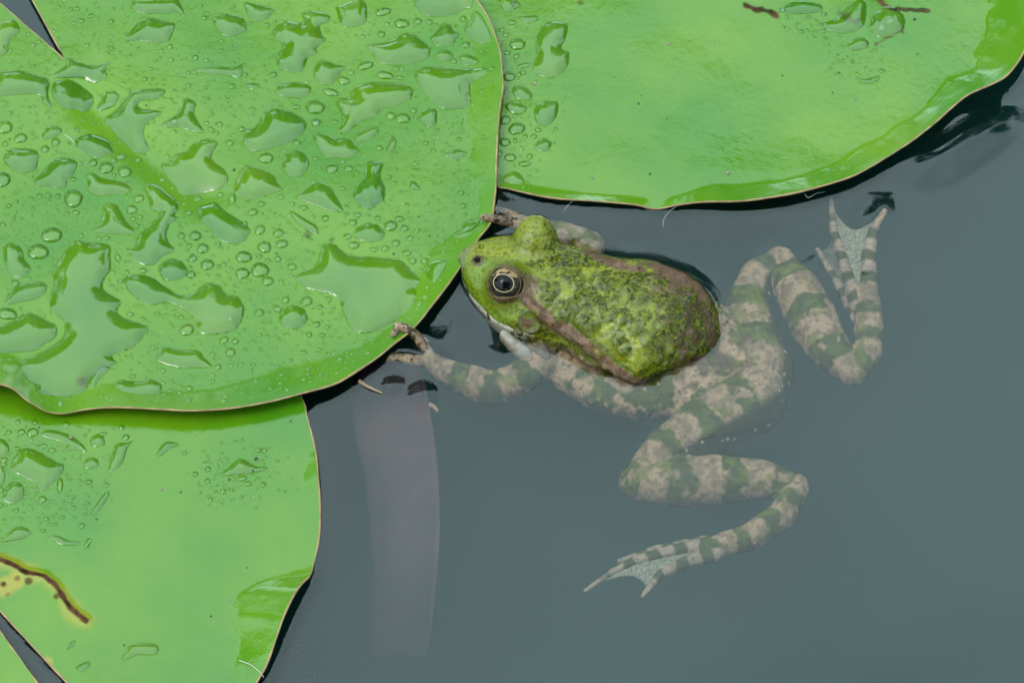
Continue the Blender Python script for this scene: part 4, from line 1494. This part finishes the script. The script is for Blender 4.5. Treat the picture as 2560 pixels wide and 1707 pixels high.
# darker mossy rear and far side
rearm = sstep(54, 66, LA + 8 * (n1 - .5) + LB * .35)
C = lerp(C, OLIVE * .5, rearm * .9)
C = lerp(C, BROWN * 1.1, sstep(.48, .60, n2) * sstep(50, 64, LA + LB * .6) * .9)
C = lerp(C, OLIVE, sstep(9, 14, LB - 2 * (n2 - .5)) * sstep(24, 34, LA) * .6)
# head: clean green, yellower lip, grey-brown snout tip
hd = sstep(24, 17, LA)
C = lerp(C, lerp(np.tile(GREEN * 1.02, (N, 1)), LIME * .95, sstep(.40, .62, n1)), hd * .85)
cheek = sstep(1.0, -3.0, LB - .15 * LA - 1) * hd
C = lerp(C, np.array([.050, .078, .004]), cheek * .8)
C = lerp(C, np.array([.052, .055, .028]), sstep(3.6, .8, LA) * .75)
C = lerp(C, OLIVE, sstep(.56, .66, n3) * .55 * sstep(26, 6, LA))
can = np.abs(LB - 1.2 - .2 * LA - .9 * (n1 - .5) * 3)
# lids
for e_ in (EYE_N, EYE_F):
    d = np.linalg.norm(FV - e_, axis=1)
    C = lerp(C, OLIVE * 1.25, sstep(8.4, 6.6, d) * .55)
d = np.linalg.norm(FV - (EYE_F + np.array([0, 0, 4.])), axis=1)
C = lerp(C, GREEN * 1.05, sstep(5.0, 2.5, d + 2 * (n3 - .5)) * .8)
d = np.linalg.norm(FV - (EYE_N + GAZE_N * 2.6), axis=1)
C = lerp(C, BROWN * .9, sstep(5.6, 4.9, d) * .9)
C = lerp(C, BROWN, sstep(5.2, 3.2, np.linalg.norm(FV - at(1312, 722, 8.5) * 1000, axis=1)) * .85)
lv_ = FV - (EYE_F + GAZE_F * 2.7)
lp_ = lv_ @ (np.array([-.1, -.85, .5]) / np.linalg.norm([-.1, -.85, .5]))
C = lerp(C, CREAM * .8, sstep(5.6, 5.2, np.linalg.norm(lv_, axis=1)) * sstep(1.3, .9, lp_))
# folds
for df, lim in ((dFN, 1), (dFF, 1)):
    f = sstep(1.15, .35, df + .7 * (n3 - .5))
    C = lerp(C, lerp(np.tile(BROWN * .8, (N, 1)), BROWN * 1.35, sstep(.48, .62, n2)), f * sstep(.30, .36, fbm(FV, .16, 52, 2)))
C = lerp(C, DEEP * 1.3, sstep(2.6, 1.2, dFN + (n2 - .5)) * sstep(.6, 1.4, dFN) * sstep(30, 36, LA) * .75)
# eardrum, nostril hole painted black for its inner shade, white lip
d = np.linalg.norm(FV - TYM, axis=1)
C = lerp(C, lerp(np.tile(BROWN * .95, (N, 1)), OLIVE * 1.3, sstep(.45, .6, n2)), sstep(3.2, 2.7, d))
C = lerp(C, DEEP, sstep(3.7, 3.2, d) * sstep(2.5, 2.9, d) * .8)
d = np.linalg.norm(FV - (NOS + np.array([-.15, -.45, .75])), axis=1)
nosd = d
C = lerp(C, np.array([.004, .003, .003]), sstep(1.2, .95, d))
C = lerp(C, BROWN * .8, sstep(2.2, 1.4, d) * (1 - sstep(1.25, .95, d)))
lipz = FV[:, 2] + .9 * (n2 - .5)
lip = sstep(1.7, 1.3, lipz) * sstep(27, 22, LA) * isT
C = lerp(C, lerp(np.tile(CREAM, (N, 1)), BROWN * .5, sstep(.56, .62, n2)), lip)
# throat and belly under water
fa, fb_ = (FOLD_N[:, :2] - S0 * 1000) @ E_A, (FOLD_N[:, :2] - S0 * 1000) @ E_B
below = sstep(.6, 2.0, np.interp(LA, fa, fb_) - LB + 1.2 * (n2 - .5)) * sstep(30, 36, LA) * sstep(62, 54, LA)
bel = np.maximum(sstep(1.2, -1.2, FV[:, 2] + 1.6 * (n2 - .5)), below) * isT * sstep(24, 30, LA)
fl = lerp(np.tile(TAUPE * 1.2, (N, 1)), BAND * 1.6, sstep(.52, .60, fbm(FV, .2, 91, 3)))
fl = lerp(fl, TAUPE * 1.5, sstep(.34, .14, wd) * sstep(.3, .5, wh))
fl = lerp(fl, GREEN * .7, sstep(.58, .66, n1) * .7)
fl = fl * (1 - .5 * sstep(-.5, 1.0, FV[:, 2]))[:, None]
C = np.where(bel[:, None] > 0, lerp(C, np.zeros(3), 0 * bel) * (1 - bel[:, None]) + fl * bel[:, None], C)
C = lerp(C, CREAM * .8, sstep(-9, -13, FV[:, 2] + 2 * (n2 - .5)) * isT)
# limbs: taupe with olive cross bands
BANDS = {'near_thigh': (5, 12.5, 5.2), 'near_shank': (11, 13.5, 5.6), 'near_tarsus': (5, 8.5, 3.6), 'far_thigh': (8, 13, 5.2), 'far_shank': (6.5, 14, 6), 'far_tarsus': (3, 8.5, 3.8), 'near_arm': (15, 9.5, 4), 'far_arm': (7, 9, 3.6)}
BNDV = np.zeros(N)
for i, nm in enumerate(names):
    m = owner == i + 1
    if not m.any():
        continue
    p = FV[m]
    k = len(p)
    col = lerp(np.tile(TAUPE, (k, 1)), TAUPE * .58, sstep(.44, .60, fbm(p, .5, 60 + i, 4)))
    if nm in BANDS:
        off, per, wid = BANDS[nm]
        s_ = arc[m] + 4.6 * (fbm(p, .26, 10 + i, 3) - .5)
        ph = np.abs((s_ - off + per / 2) % per - per / 2)
        b = sstep(wid / 2 + .4, wid / 2 - .4, ph + 1.6 * (fbm(p, .8, 15 + i, 2) - .5))
        # bands break up on the sides
        b *= sstep(.28, .38, fbm(p, .2, 70 + i, 3))
        BNDV[m] = b
        bc = lerp(np.tile(BAND, (k, 1)), np.array([.024, .031, .005]), sstep(.47, .62, fbm(p, .5, 23, 3)))
        col = col * (1 - b[:, None]) + bc * b[:, None]
        col = lerp(col, GREEN * .62, sstep(.60, .68, fbm(p, .3, 44 + i, 3)) * .7)
        if 'thigh' in nm:
            # dusky, pale-spotted back of the thigh
            back = sstep(.25, .55, (FN[m] @ np.array([.70, -.62, -.2]) if 'near' in nm else FN[m] @ np.array([.95, -.2, -.2])))
            rc = lerp(np.tile(BAND * .55, (k, 1)), CREAM * .7, sstep(.26, .17, wd[m]) * sstep(.35, .45, wh[m]))
            col = col * (1 - back[:, None]) + rc * back[:, None]
    else:
        per = 7.0
        s_ = arc[m] + 1.5 * (fbm(p, .5, 30 + i, 2) - .5)
        ph = np.abs((s_ - 2.5 + per / 2) % per - per / 2)
        tipk = sstep(.78, .92, arc[m] / max(arc[m].max(), 1))
        b = sstep(1.9, 1.3, ph) * (1 - tipk)
        if 'in_' in nm:
            b *= .25
            col = lerp(col, np.array([.13, .088, .05]), sstep(.4, .6, fbm(p, .6, 3, 2)) * .7)
            col = lerp(col, BROWN * .5, sstep(.60, .66, fbm(p, .9, 8, 2)))
        else:
            col = lerp(col, np.array([.11, .085, .068]), np.full(k, .5))
        col = col * (1 - b[:, None]) + BAND * b[:, None]
    blend = sstep(0, 2.5, dT[m]) if i < len(LIMBS) else np.ones(k)
    C[m] = C[m] * (1 - blend[:, None]) + col * blend[:, None] if 'thigh' in nm else col
# blend the thigh roots into the flank colour
light = np.zeros(N)
for x, y, r in ((1400, 770, 40), (1450, 792, 42), (1520, 832, 50), (1590, 855, 52), (1640, 852, 36), (1368, 735, 28), (1480, 702, 28), (1540, 738, 28), (1600, 772, 28), (1640, 795, 24), (1560, 885, 40), (1420, 700, 24), (1360, 690, 22), (1500, 880, 30), (1610, 735, 20)):
    light = np.maximum(light, np.exp(-(((fpx - x) ** 2 + (fpy - y) ** 2) / (1.3 * r) ** 2)))
MOSS = np.where(isT, .60 - .60 * sstep(.20, .55, light + .7 * (n2 - .5)), .18)
MOSS = np.where(isT, np.maximum(MOSS, .80 * rearm), MOSS)
ridge = seg_dist(np.column_stack([fpx, fpy]), np.array([(1300, 650), (1400, 690), (1440, 702), (1490, 735), (1530, 757), (1565, 788), (1620, 797)], float))
MOSS = np.where(isT, MOSS + .45 * sstep(9, 4, ridge + 8 * (n3 - .5)), MOSS)
for x, y, r in WARTS:
    d = np.linalg.norm(FV - project_to_top(x, y) - np.array([.6, .5, 0]), axis=1)
    MOSS = np.where(isT, MOSS + .5 * sstep(r * 1.3, r * .9, d) * sstep(r * .3, r * .75, d), MOSS)
MOSS = np.where(isT, MOSS * sstep(15, 24, LA) + .12 * (1 - sstep(15, 24, LA)), MOSS)
MOSS = np.where(isT & (bel > .5), .30, MOSS)
brn = sstep(.46, .56, n2) * sstep(46, 60, LA + LB * .9) * isT
MOSS = MOSS * (1 - .35 * brn)
C = lerp(C, BROWN * .85, brn * .75)
MOSS = MOSS * sstep(2.9, 3.6, np.linalg.norm(FV - TYM, axis=1))
MOSS = MOSS * sstep(4.5, 6.5, np.linalg.norm(FV - at(1312, 722, 8.5) * 1000, axis=1))
MOSS = MOSS * sstep(.1, .9, np.minimum(dFN, dFF)) + .25 * (1 - sstep(.1, .9, np.minimum(dFN, dFF)))
MOSS = np.where(owner > 0, .06 + .22 * BNDV, MOSS)
MOSS = np.where(owner > len(LIMBS), .05, MOSS)
frog = empty('frog', (at(1500, 800, 0)[0], at(1500, 800, 0)[1], 0))
body = mesh_obj('body', FV2 / 1000, FQ, M_SKIN, frog, cols={'skin': C}, attrs={'dusk': np.clip(rearm * sstep(.40, .56, n1 * .5 + n2 * .5) * isT, 0, .9), 'moss': MOSS, 'in_air': (1 - .5 * sstep(1.2, .3, np.minimum(dFN, dFF))) * sstep(-.3, .3, FV2[:, 2]) * sstep(.9, 1.4, nosd)})
tag(frog, 'green and brown warty frog floating with legs spread, snout against the pad', 'frog')

def eyeball(centre, gaze, upref):
    n, m = 40, 26
    vs, fs = [], []
    r = .00445
    for j in range(m + 1):
        th = math.pi * j / m
        for k in range(n):
            a = 2 * math.pi * k / n
            vs.append((r * math.sin(th) * math.cos(a), r * math.sin(th) * math.sin(a), r * math.cos(th)))
    for j in range(m):
        for k in range(n):
            fs.append((j * n + k, (j + 1) * n + k, (j + 1) * n + (k + 1) % n, j * n + (k + 1) % n))
    z = Vector(gaze)
    x = Vector((E_A[0], E_A[1], 0))
    x = (x - z * x.dot(z)).normalized()
    y = z.cross(x)
    if y.z < 0:
        x, y = -x, -y
    o = mesh_obj('eye', vs, fs, M_EYE)
    M = Matrix((x, y, z)).transposed().to_4x4()
    M.translation = Vector(centre / 1000)
    o.parent = frog
    o.matrix_parent_inverse = Matrix.Translation(-frog.location)
    o.matrix_basis = M
    return o
def eye_cap(eye, name, cx, rx, ry, r, mat):
    vs, fs = [(cx, 0, math.sqrt(r * r - cx * cx))], []
    n, m = 36, 6
    for j in range(1, m + 1):
        for k in range(n):
            a = 2 * math.pi * k / n
            x, y = cx + rx * j / m * math.cos(a), ry * j / m * math.sin(a)
            vs.append((x, y, math.sqrt(r * r - x * x - y * y) - (.00006 if j == m else 0)))
    for k in range(n):
        fs.append((0, 1 + k, 1 + (k + 1) % n))
    for j in range(m - 1):
        for k in range(n):
            fs.append((1 + j * n + k, 1 + (j + 1) * n + k, 1 + (j + 1) * n + (k + 1) % n, 1 + j * n + (k + 1) % n))
    o = mesh_obj(name, vs, fs, mat)
    o.parent = eye
    return o
M_PUPIL = principled('pupil_black', (0.001, 0.001, 0.0012), .04, .09)
e_n = eyeball(EYE_N + GAZE_N * 2.2, GAZE_N, 1)
for e_ in (e_n,):
    eye_cap(e_, 'pupil', -.0002, .00265, .00222, .004475, M_PUPIL)
e_n['label'] = 'gold-ringed black eye turned to the viewer'
e_f = eyeball(EYE_F + GAZE_F * 2.7, GAZE_F, 1)
eye_cap(e_f, 'pupil', -.0002, .00265, .00222, .004475, M_PUPIL)

# webbing between the toes
M_WEB = principled('toe_web', (0.035, 0.036, 0.022), .4, .03, noise=(1500, (0.10, 0.094, 0.07)), bump=(1500, .5, .0003))
M_WEBD = principled('toe_web_dark', (0.02, 0.022, 0.016), .4, .03, noise=(700, (0.06, 0.056, 0.045)), bump=(1500, .5, .0003))
def web(toe1, toe2, t0, t1, sag, mat, n=14, k=7):
    """thin skin stretched between two toes, its free edge curved in"""
    def along(ch, t):
        c = ch[:, :3]
        L = np.append(0, np.cumsum(np.linalg.norm(np.diff(c, axis=0), axis=1)))
        return np.array([np.interp(t * L[-1], L, c[:, i]) for i in range(3)])
    vs, fs = [], []
    for side in (.16, -.16):
        for i in range(n + 1):
            for j in range(k + 1):
                s = j / k
                tt = i / n
                e1_, e2_ = t0[0] + (t1[0] - t0[0]) * tt, t0[1] + (t1[1] - t0[1]) * tt
                cut = 1 - sag * 4 * s * (1 - s) * .5 * tt
                p = along(toe1, e1_ * (cut if True else 1)) * (1 - s) + along(toe2, e2_ * cut) * s
                vs.append(p / 1000 + np.array([0, 0, side / 1000 + .0002 * math.sin(9 * s + 5 * tt)]))
    st = (n + 1) * (k + 1)
    for i in range(n):
        for j in range(k):
            a = i * (k + 1) + j
            fs.append((a, a + 1, a + k + 2, a + k + 1))
            fs.append((st + a, st + a + k + 1, st + a + k + 2, st + a + 1))
    for j in range(k):
        a = n * (k + 1) + j
        fs.append((a, a + 1, st + a + 1, st + a))
    mesh_obj('webbing', vs, fs, mat, frog)
web(TOES['near_a'], TOES['near_c'], (.03, .03), (.90, .90), .30, M_WEB)
web(TOES['near_b'], TOES['near_a'], (.03, .03), (.98, .74), .2, M_WEB)
web(TOES['far_b'], TOES['far_a'], (.03, .0), (.93, .90), .42, M_WEB)
web(TOES['far_c'], TOES['far_b'], (.03, .03), (.98, .72), .2, M_WEBD)

# slack pale vocal sac at the mouth corner
def blob(name, rows, mat, parent, seed=0):
    ch = chain(*rows)
    cc = catmull(ch, closed=False, n=6)
    cc = np.vstack([cc[0] - (cc[1] - cc[0]) * .6, cc, cc[-1] + (cc[-1] - cc[-2]) * .6])
    cc[0, 3], cc[-1, 3] = .15, .15
    v, f = tube(cc[:, :3] / 1000, cc[:, 3] / 1000, 14)
    v = np.array(v)
    v = v + (.0006 * (fbm(v * 1000, .5, seed, 2) - .5))[:, None]
    return mesh_obj(name, v, f, mat, parent)
M_SAC = principled('sac_skin', (0.14, 0.125, 0.10), .35, .1, noise=(500, (0.10, 0.085, 0.065)), bump=(900, .4, .0003))
o = blob('vocal_sac', [(1256, 828, -.4, .9), (1266, 846, -1.2, 1.7), (1290, 868, -2.0, 2.1), (1318, 888, -2.8, 1.8), (1336, 899, -3.4, .9)], M_SAC, frog)
o['label'] = 'slack pale grey vocal sac at the mouth corner'
M_SAC2 = principled('pit_skin', (0.08, 0.066, 0.052), .35, .05, noise=(600, (0.045, 0.036, 0.026)), bump=(900, .4, .0003))
blob('shoulder_fold', [(1340, 862, -1.4, 1.2), (1352, 874, -1.8, 2.0), (1360, 892, -2.6, 1.9), (1352, 903, -3.4, 1.1)], M_SAC2, frog)

# ------------------------------------------------------------------ pond water with its menisci
xs = np.arange(-.165, .1651, .0007)
ys = np.arange(-.125, .1451, .0007)
def outer(v, n, end):
    s = np.geomspace(.004, 1, n)
    return v + (end - v) * s
xs = np.concatenate([outer(xs[0], 22, -5.6)[::-1], xs, outer(xs[-1], 22, 5.6)])
ys = np.concatenate([outer(ys[0], 22, -5.6)[::-1], ys, outer(ys[-1], 22, 5.6)])
WX, WY = np.meshgrid(xs, ys, indexing='ij')
WZ = np.zeros_like(WX)
k0 = int(round((0 - LO[2]) / GH))
slc = FIELD[:, :, k0]
gx, gy = (WX * 1000 - LO[0]) / GH, (WY * 1000 - LO[1]) / GH
okm = (gx > 0) & (gx < slc.shape[0] - 2) & (gy > 0) & (gy < slc.shape[1] - 2)
ix, iy = np.clip(gx.astype(int), 0, slc.shape[0] - 2), np.clip(gy.astype(int), 0, slc.shape[1] - 2)
fx, fy = gx - ix, gy - iy
df = slc[ix, iy] * (1 - fx) * (1 - fy) + slc[ix + 1, iy] * fx * (1 - fy) + slc[ix, iy + 1] * (1 - fx) * fy + slc[ix + 1, iy + 1] * fx * fy
df = np.where(okm, np.maximum(df, 0), 30)
gyd = np.clip(np.gradient(df, axis=1) / np.maximum(np.gradient(WY, axis=1) * 1000, 1e-6), 0, 1)
WZ += (.00015 + .0015 * gyd) * np.exp(-df / 2.6)
WZ += np.where(okm & (df > .5), .00002 * np.sin(df / 6.5 * 2 * math.pi) * np.exp(-df / 16), 0)
fine = (np.abs(WX) < .166) & (WY > -.126) & (WY < .146)
pts = np.column_stack([WX[fine], WY[fine]])
mm = np.zeros(len(pts))
for P in (PA, PB, PC):
    d = np.hypot(pts[:, 0] - P.c[0], pts[:, 1] - P.c[1])
    a = P.wrap(np.arctan2(pts[:, 1] - P.c[1], pts[:, 0] - P.c[0]))
    gap = d - P.r_at(a)
    gap = np.where(a > P.phi1, .02, gap)
    mm = np.maximum(mm, np.where(gap > 0, .0006 * np.exp(-np.maximum(gap, 0) / .0025), 0)) - .0012 * sstep(.0, .004, -gap)
    # slight train of ripples off the rim
    mm = mm + np.where(gap > 0, .000025 * np.sin(gap / .0062 * 2 * math.pi) * np.exp(-gap / .011), 0)
WZ[fine] += mm
def bump(px, py, ang, sl, ss, amp):
    c = at(px, py, 0)
    dx, dy = WX - c[0], WY - c[1]
    u = (dx * math.cos(R(ang)) + dy * math.sin(R(ang))) / (sl / 1000)
    v = (-dx * math.sin(R(ang)) + dy * math.cos(R(ang))) / (ss / 1000)
    return amp / 1000 * np.exp(-.5 * (np.abs(u) ** 3 + v * v))
WZ += bump(2405, 372, 38, 12, 3.6, 2.4)
WZ += bump(980, 966, 10, 2.4, 1.8, .75)
WZ += bump(1052, 990, 30, 3.0, 2.2, 1.0)
WZ += bump(1090, 862, 60, 5, 2.2, .5)
pw3 = np.stack([WX, WY, np.zeros_like(WX)], -1)
WZ += np.where(fine, .00022 * (fbm(pw3, 26, 5, 2) - .5), 0)
nxw, nyw = WX.shape
V = np.stack([WX, WY, WZ], -1).reshape(-1, 3)
idx = np.arange(nxw * nyw).reshape(nxw, nyw)
Q = np.stack([idx[:-1, :-1], idx[1:, :-1], idx[1:, 1:], idx[:-1, 1:]], -1).reshape(-1, 4)
# close the body of water with sides and a bottom
ringi = np.concatenate([idx[:, 0], idx[-1, 1:], idx[-2::-1, -1], idx[0, -2:0:-1]])
low = V[ringi].copy()
low[:, 2] = -.56
b0 = len(V)
li = b0 + np.arange(len(ringi))
side = np.stack([ringi, li, np.roll(li, -1), np.roll(ringi, -1)], -1)
cen = b0 + len(ringi)
V = np.vstack([V, low, [[0, 0, -.56]]])
tri = np.stack([li, np.full(len(li), cen), np.roll(li, -1)], -1)
faces = [tuple(q) for q in tri]
wm = mesh_obj('pond_water', V, np.vstack([Q, side]), M_WATER)
# bottom cap as its own polygons of the same mesh
import bmesh
bm = bmesh.new()
bm.from_mesh(wm.data)
bm.verts.ensure_lookup_table()
for q in faces:
    bm.faces.new([bm.verts[int(i)] for i in q])
bmesh.ops.recalc_face_normals(bm, faces=bm.faces)
for f in bm.faces:
    f.smooth = True
bm.to_mesh(wm.data)
bm.free()
tag(wm, kind='structure')

# ------------------------------------------------------------------ sunken leaf and small floating things
def ribbon(name, left, right, depths, mat, n=60, k=12, thick=.5):
    L = catmull(np.array(left, float), False, 10)
    Rr = catmull(np.array(right, float), False, 10)
    tl, tr = np.linspace(0, 1, len(L)), np.linspace(0, 1, len(Rr))
    dz = np.array(depths, float)
    vs, fs = [], []
    for sd_ in (0, 1):
        for i in range(n + 1):
            t = i / n
            z = np.interp(t, dz[:, 0], dz[:, 1])
            a = [np.interp(t, tl, L[:, q]) for q in (0, 1)]
            b = [np.interp(t, tr, Rr[:, q]) for q in (0, 1)]
            for j in range(k + 1):
                s = j / k
                zz = z - 2.2 * (2 * s - 1) ** 2 + .9 * math.sin(7 * t + 4 * s)
                vs.append(at(a[0] + (b[0] - a[0]) * s, a[1] + (b[1] - a[1]) * s, zz - sd_ * thick))
    st = (n + 1) * (k + 1)
    for i in range(n):
        for j in range(k):
            a = i * (k + 1) + j
            fs.append((a, a + 1, a + k + 2, a + k + 1))
            fs.append((st + a, st + a + k + 1, st + a + k + 2, st + a + 1))
    for i in range(n):
        for j in (0, k):
            a = i * (k + 1) + j
            fs.append((a, a + k + 1, st + a + k + 1, st + a))
    for i in (0, n):
        for j in range(k):
            a = i * (k + 1) + j
            fs.append((a, a + 1, st + a + 1, st + a))
    return mesh_obj(name, vs, fs, mat)
M_SUNK = principled('rotten_leaf', (0.050, 0.026, 0.028), .6, .0, noise=(130, (0.032, 0.022, 0.030)), bump=(300, .4, .0006))
o = ribbon('sunken_leaf', [(905, 905), (880, 960), (880, 1000), (889, 1090), (911, 1180), (922, 1289), (929, 1451), (925, 1560), (925, 1640)],
           [(1035, 900), (1062, 950), (1069, 1000), (1085, 1090), (1096, 1203), (1100, 1316), (1091, 1451), (1080, 1560), (1064, 1645)],
           [(0, -7), (.12, -11), (.4, -19), (.7, -31), (1, -50)], M_SUNK)
tag(o, 'long purplish brown dead leaf sunk below the water under the frog\'s hand', 'leaf')

M_HAIR = principled('pale_fibre', (0.22, 0.22, 0.19), .5, .3)
M_TWIG = principled('dry_twig', (0.12, 0.085, 0.05), .7, .2, noise=(700, (0.10, 0.065, 0.04)))
def fibre(name, rows, r, mat, label, cat, group=None):
    c = catmull(np.array([at(x, y, z) for x, y, z in rows]), False, 8)
    v, f = tube(c, np.linspace(r, r * .5, len(c)) * (.7 if r < .2 else 1) / 1000, 6)
    o = mesh_obj(name, v, f, mat)
    return tag(o, label, cat, group)
fibre('pale_fibre', [(1692, 516, .6), (1672, 530, .3), (1660, 548, .2), (1658, 568, .2)], .11, M_HAIR, 'thin curved white fibre hanging from the smooth pad\'s rim notch', 'fibre')
fibre('pale_fibre', [(1432, 502, .8), (1420, 514, .4), (1408, 529, .2)], .10, M_HAIR, 'short straight white fibre under the smooth pad above the frog\'s eye', 'fibre')
fibre('pale_fibre', [(598, 1650, 1.4), (625, 1660, 2.6), (645, 1675, 3.6), (660, 1692, 3.6)], .16, M_HAIR, 'white fibre lying on the edge of the pad with the torn seam', 'fibre')
fibre('pale_fibre', [(2010, 484, 1.2), (2022, 494, .7), (2040, 484, .5), (2062, 480, .4)], .10, M_HAIR, 'tiny wavy fibre under the upturned rim of the smooth pad', 'fibre')
fibre('pale_fibre', [(162, 338, 3.2), (174, 345, 3.3), (184, 355, 3.0), (190, 363, 2.7)], .11, M_HAIR, 'fine white fibre beside a bead on the large beaded pad', 'fibre')
fibre('dry_twig', [(898, 952, .5), (912, 962, .5), (932, 972, .5), (955, 982, .4)], .55, M_TWIG, 'short tan twig floating beside the beaded pad\'s lower edge', 'twig')
fibre('leaf_fragment', [(1072, 1012, -.6), (1084, 1016, -.8), (1094, 1028, -1)], .8, M_TWIG, 'pale scrap of leaf drifting under the frog\'s forearm', 'leaf scrap')

M_SPECK = principled('dirt', (0.022, 0.016, 0.012), .7, .3)
M_SPECK2 = principled('grey_grit', (0.10, 0.075, 0.07), .7, .3)
sp_me = []
for s in range(3):
    rg = np.random.default_rng(s)
    bm = bmesh.new()
    bmesh.ops.create_icosphere(bm, subdivisions=2, radius=1)
    for v in bm.verts:
        v.co *= 1 + .35 * (float(vnoise(np.array(v.co), 1.6, s)) - .5)
        v.co.z *= .6
    me = bpy.data.meshes.new('dirt_speck')
    bm.to_mesh(me)
    bm.free()
    me.materials.append(M_SPECK if s < 2 else M_SPECK2)
    sp_me.append(me)
SPECKS = {'A': [(590, 113, 5), (365, 263, 4), (371, 273, 3), (614, 350, 4), (585, 424, 6), (632, 285, 3), (880, 265, 5), (984, 638, 5), (699, 662, 4), (691, 634, 4), (868, 669, 3), (818, 699, 3), (1074, 593, 4), (1094, 594, 3), (980, 346, 4), (840, 430, 4), (770, 595, 4), (1033, 292, 3), (1047, 544, 4), (660, 163, 3)],
          'B': [(1334, 211, 6), (1672, 111, 6), (1563, 120, 3), (1596, 260, 5), (1480, 447, 5), (1625, 437, 5), (1668, 298, 3), (1604, 240, 3), (1535, 194, 3), (1725, 102, 3), (1786, 107, 4), (2139, 246, 5), (2082, 230, 4), (1956, 187, 4), (2098, 181, 5), (2286, 49, 7), (2410, 112, 6), (2294, 134, 4), (1820, 435, 8)],
          'C': [(404, 1225, 5), (452, 1232, 4), (640, 1147, 7), (573, 1200, 5), (178, 1099, 6), (527, 1540, 4), (572, 1502, 4), (242, 1300, 4), (98, 1069, 4), (726, 1053, 4), (487, 1091, 3), (617, 1418, 3), (310, 1610, 4), (633, 1180, 4)]}
for key, P in (('A', PA), ('B', PB), ('C', PC)):
    for i, (x, y, r) in enumerate(SPECKS[key]):
        wp = at(x, y, P.base)
        z = float(P.height(np.array([wp[0]]), np.array([wp[1]]))[0])
        o = bpy.data.objects.new('dirt_speck', sp_me[(i + int(x)) % 3])
        COL.objects.link(o)
        s = r * .62 / 9480
        wetp = any(inside(wp[None, :2], u.poly)[0] for u in PUDS[key])
        o.location = (wp[0], wp[1], z + (.0009 if wetp else s * .3))
        o.scale = (s, s * 1.2, s)
        o.rotation_euler = (0, 0, i)
        tag(o, 'tiny dark grain of dirt on the ' + {'A': 'large beaded pad', 'B': 'smooth pad with the upturned rim', 'C': 'pad with the torn seam'}[key], 'dirt', 'grains of dirt on the ' + {'A': 'beaded', 'B': 'smooth', 'C': 'torn'}[key] + ' pad')

# pale pollen and dust afloat on the open water
fv, ff = [], []
rg = np.random.default_rng(3)
for _ in range(70):
    x, y = rg.uniform(900, 2560), rg.uniform(480, 1707)
    c = at(x, y, .05)
    r = rg.uniform(.00006, .00016)
    b = len(fv)
    fv += [c + (r, 0, 0), c + (0, r, 0), c - (r, 0, 0), c - (0, r, 0), c + (0, 0, r * .6), c - (0, 0, r * .6)]
    for k in range(4):
        ff += [(b + k, b + (k + 1) % 4, b + 4), (b + (k + 1) % 4, b + k, b + 5)]
tag(mesh_obj('floating_pollen', fv, ff, M_HAIR), 'scattered pale pollen dust afloat on the open water', 'pollen', kind='stuff')
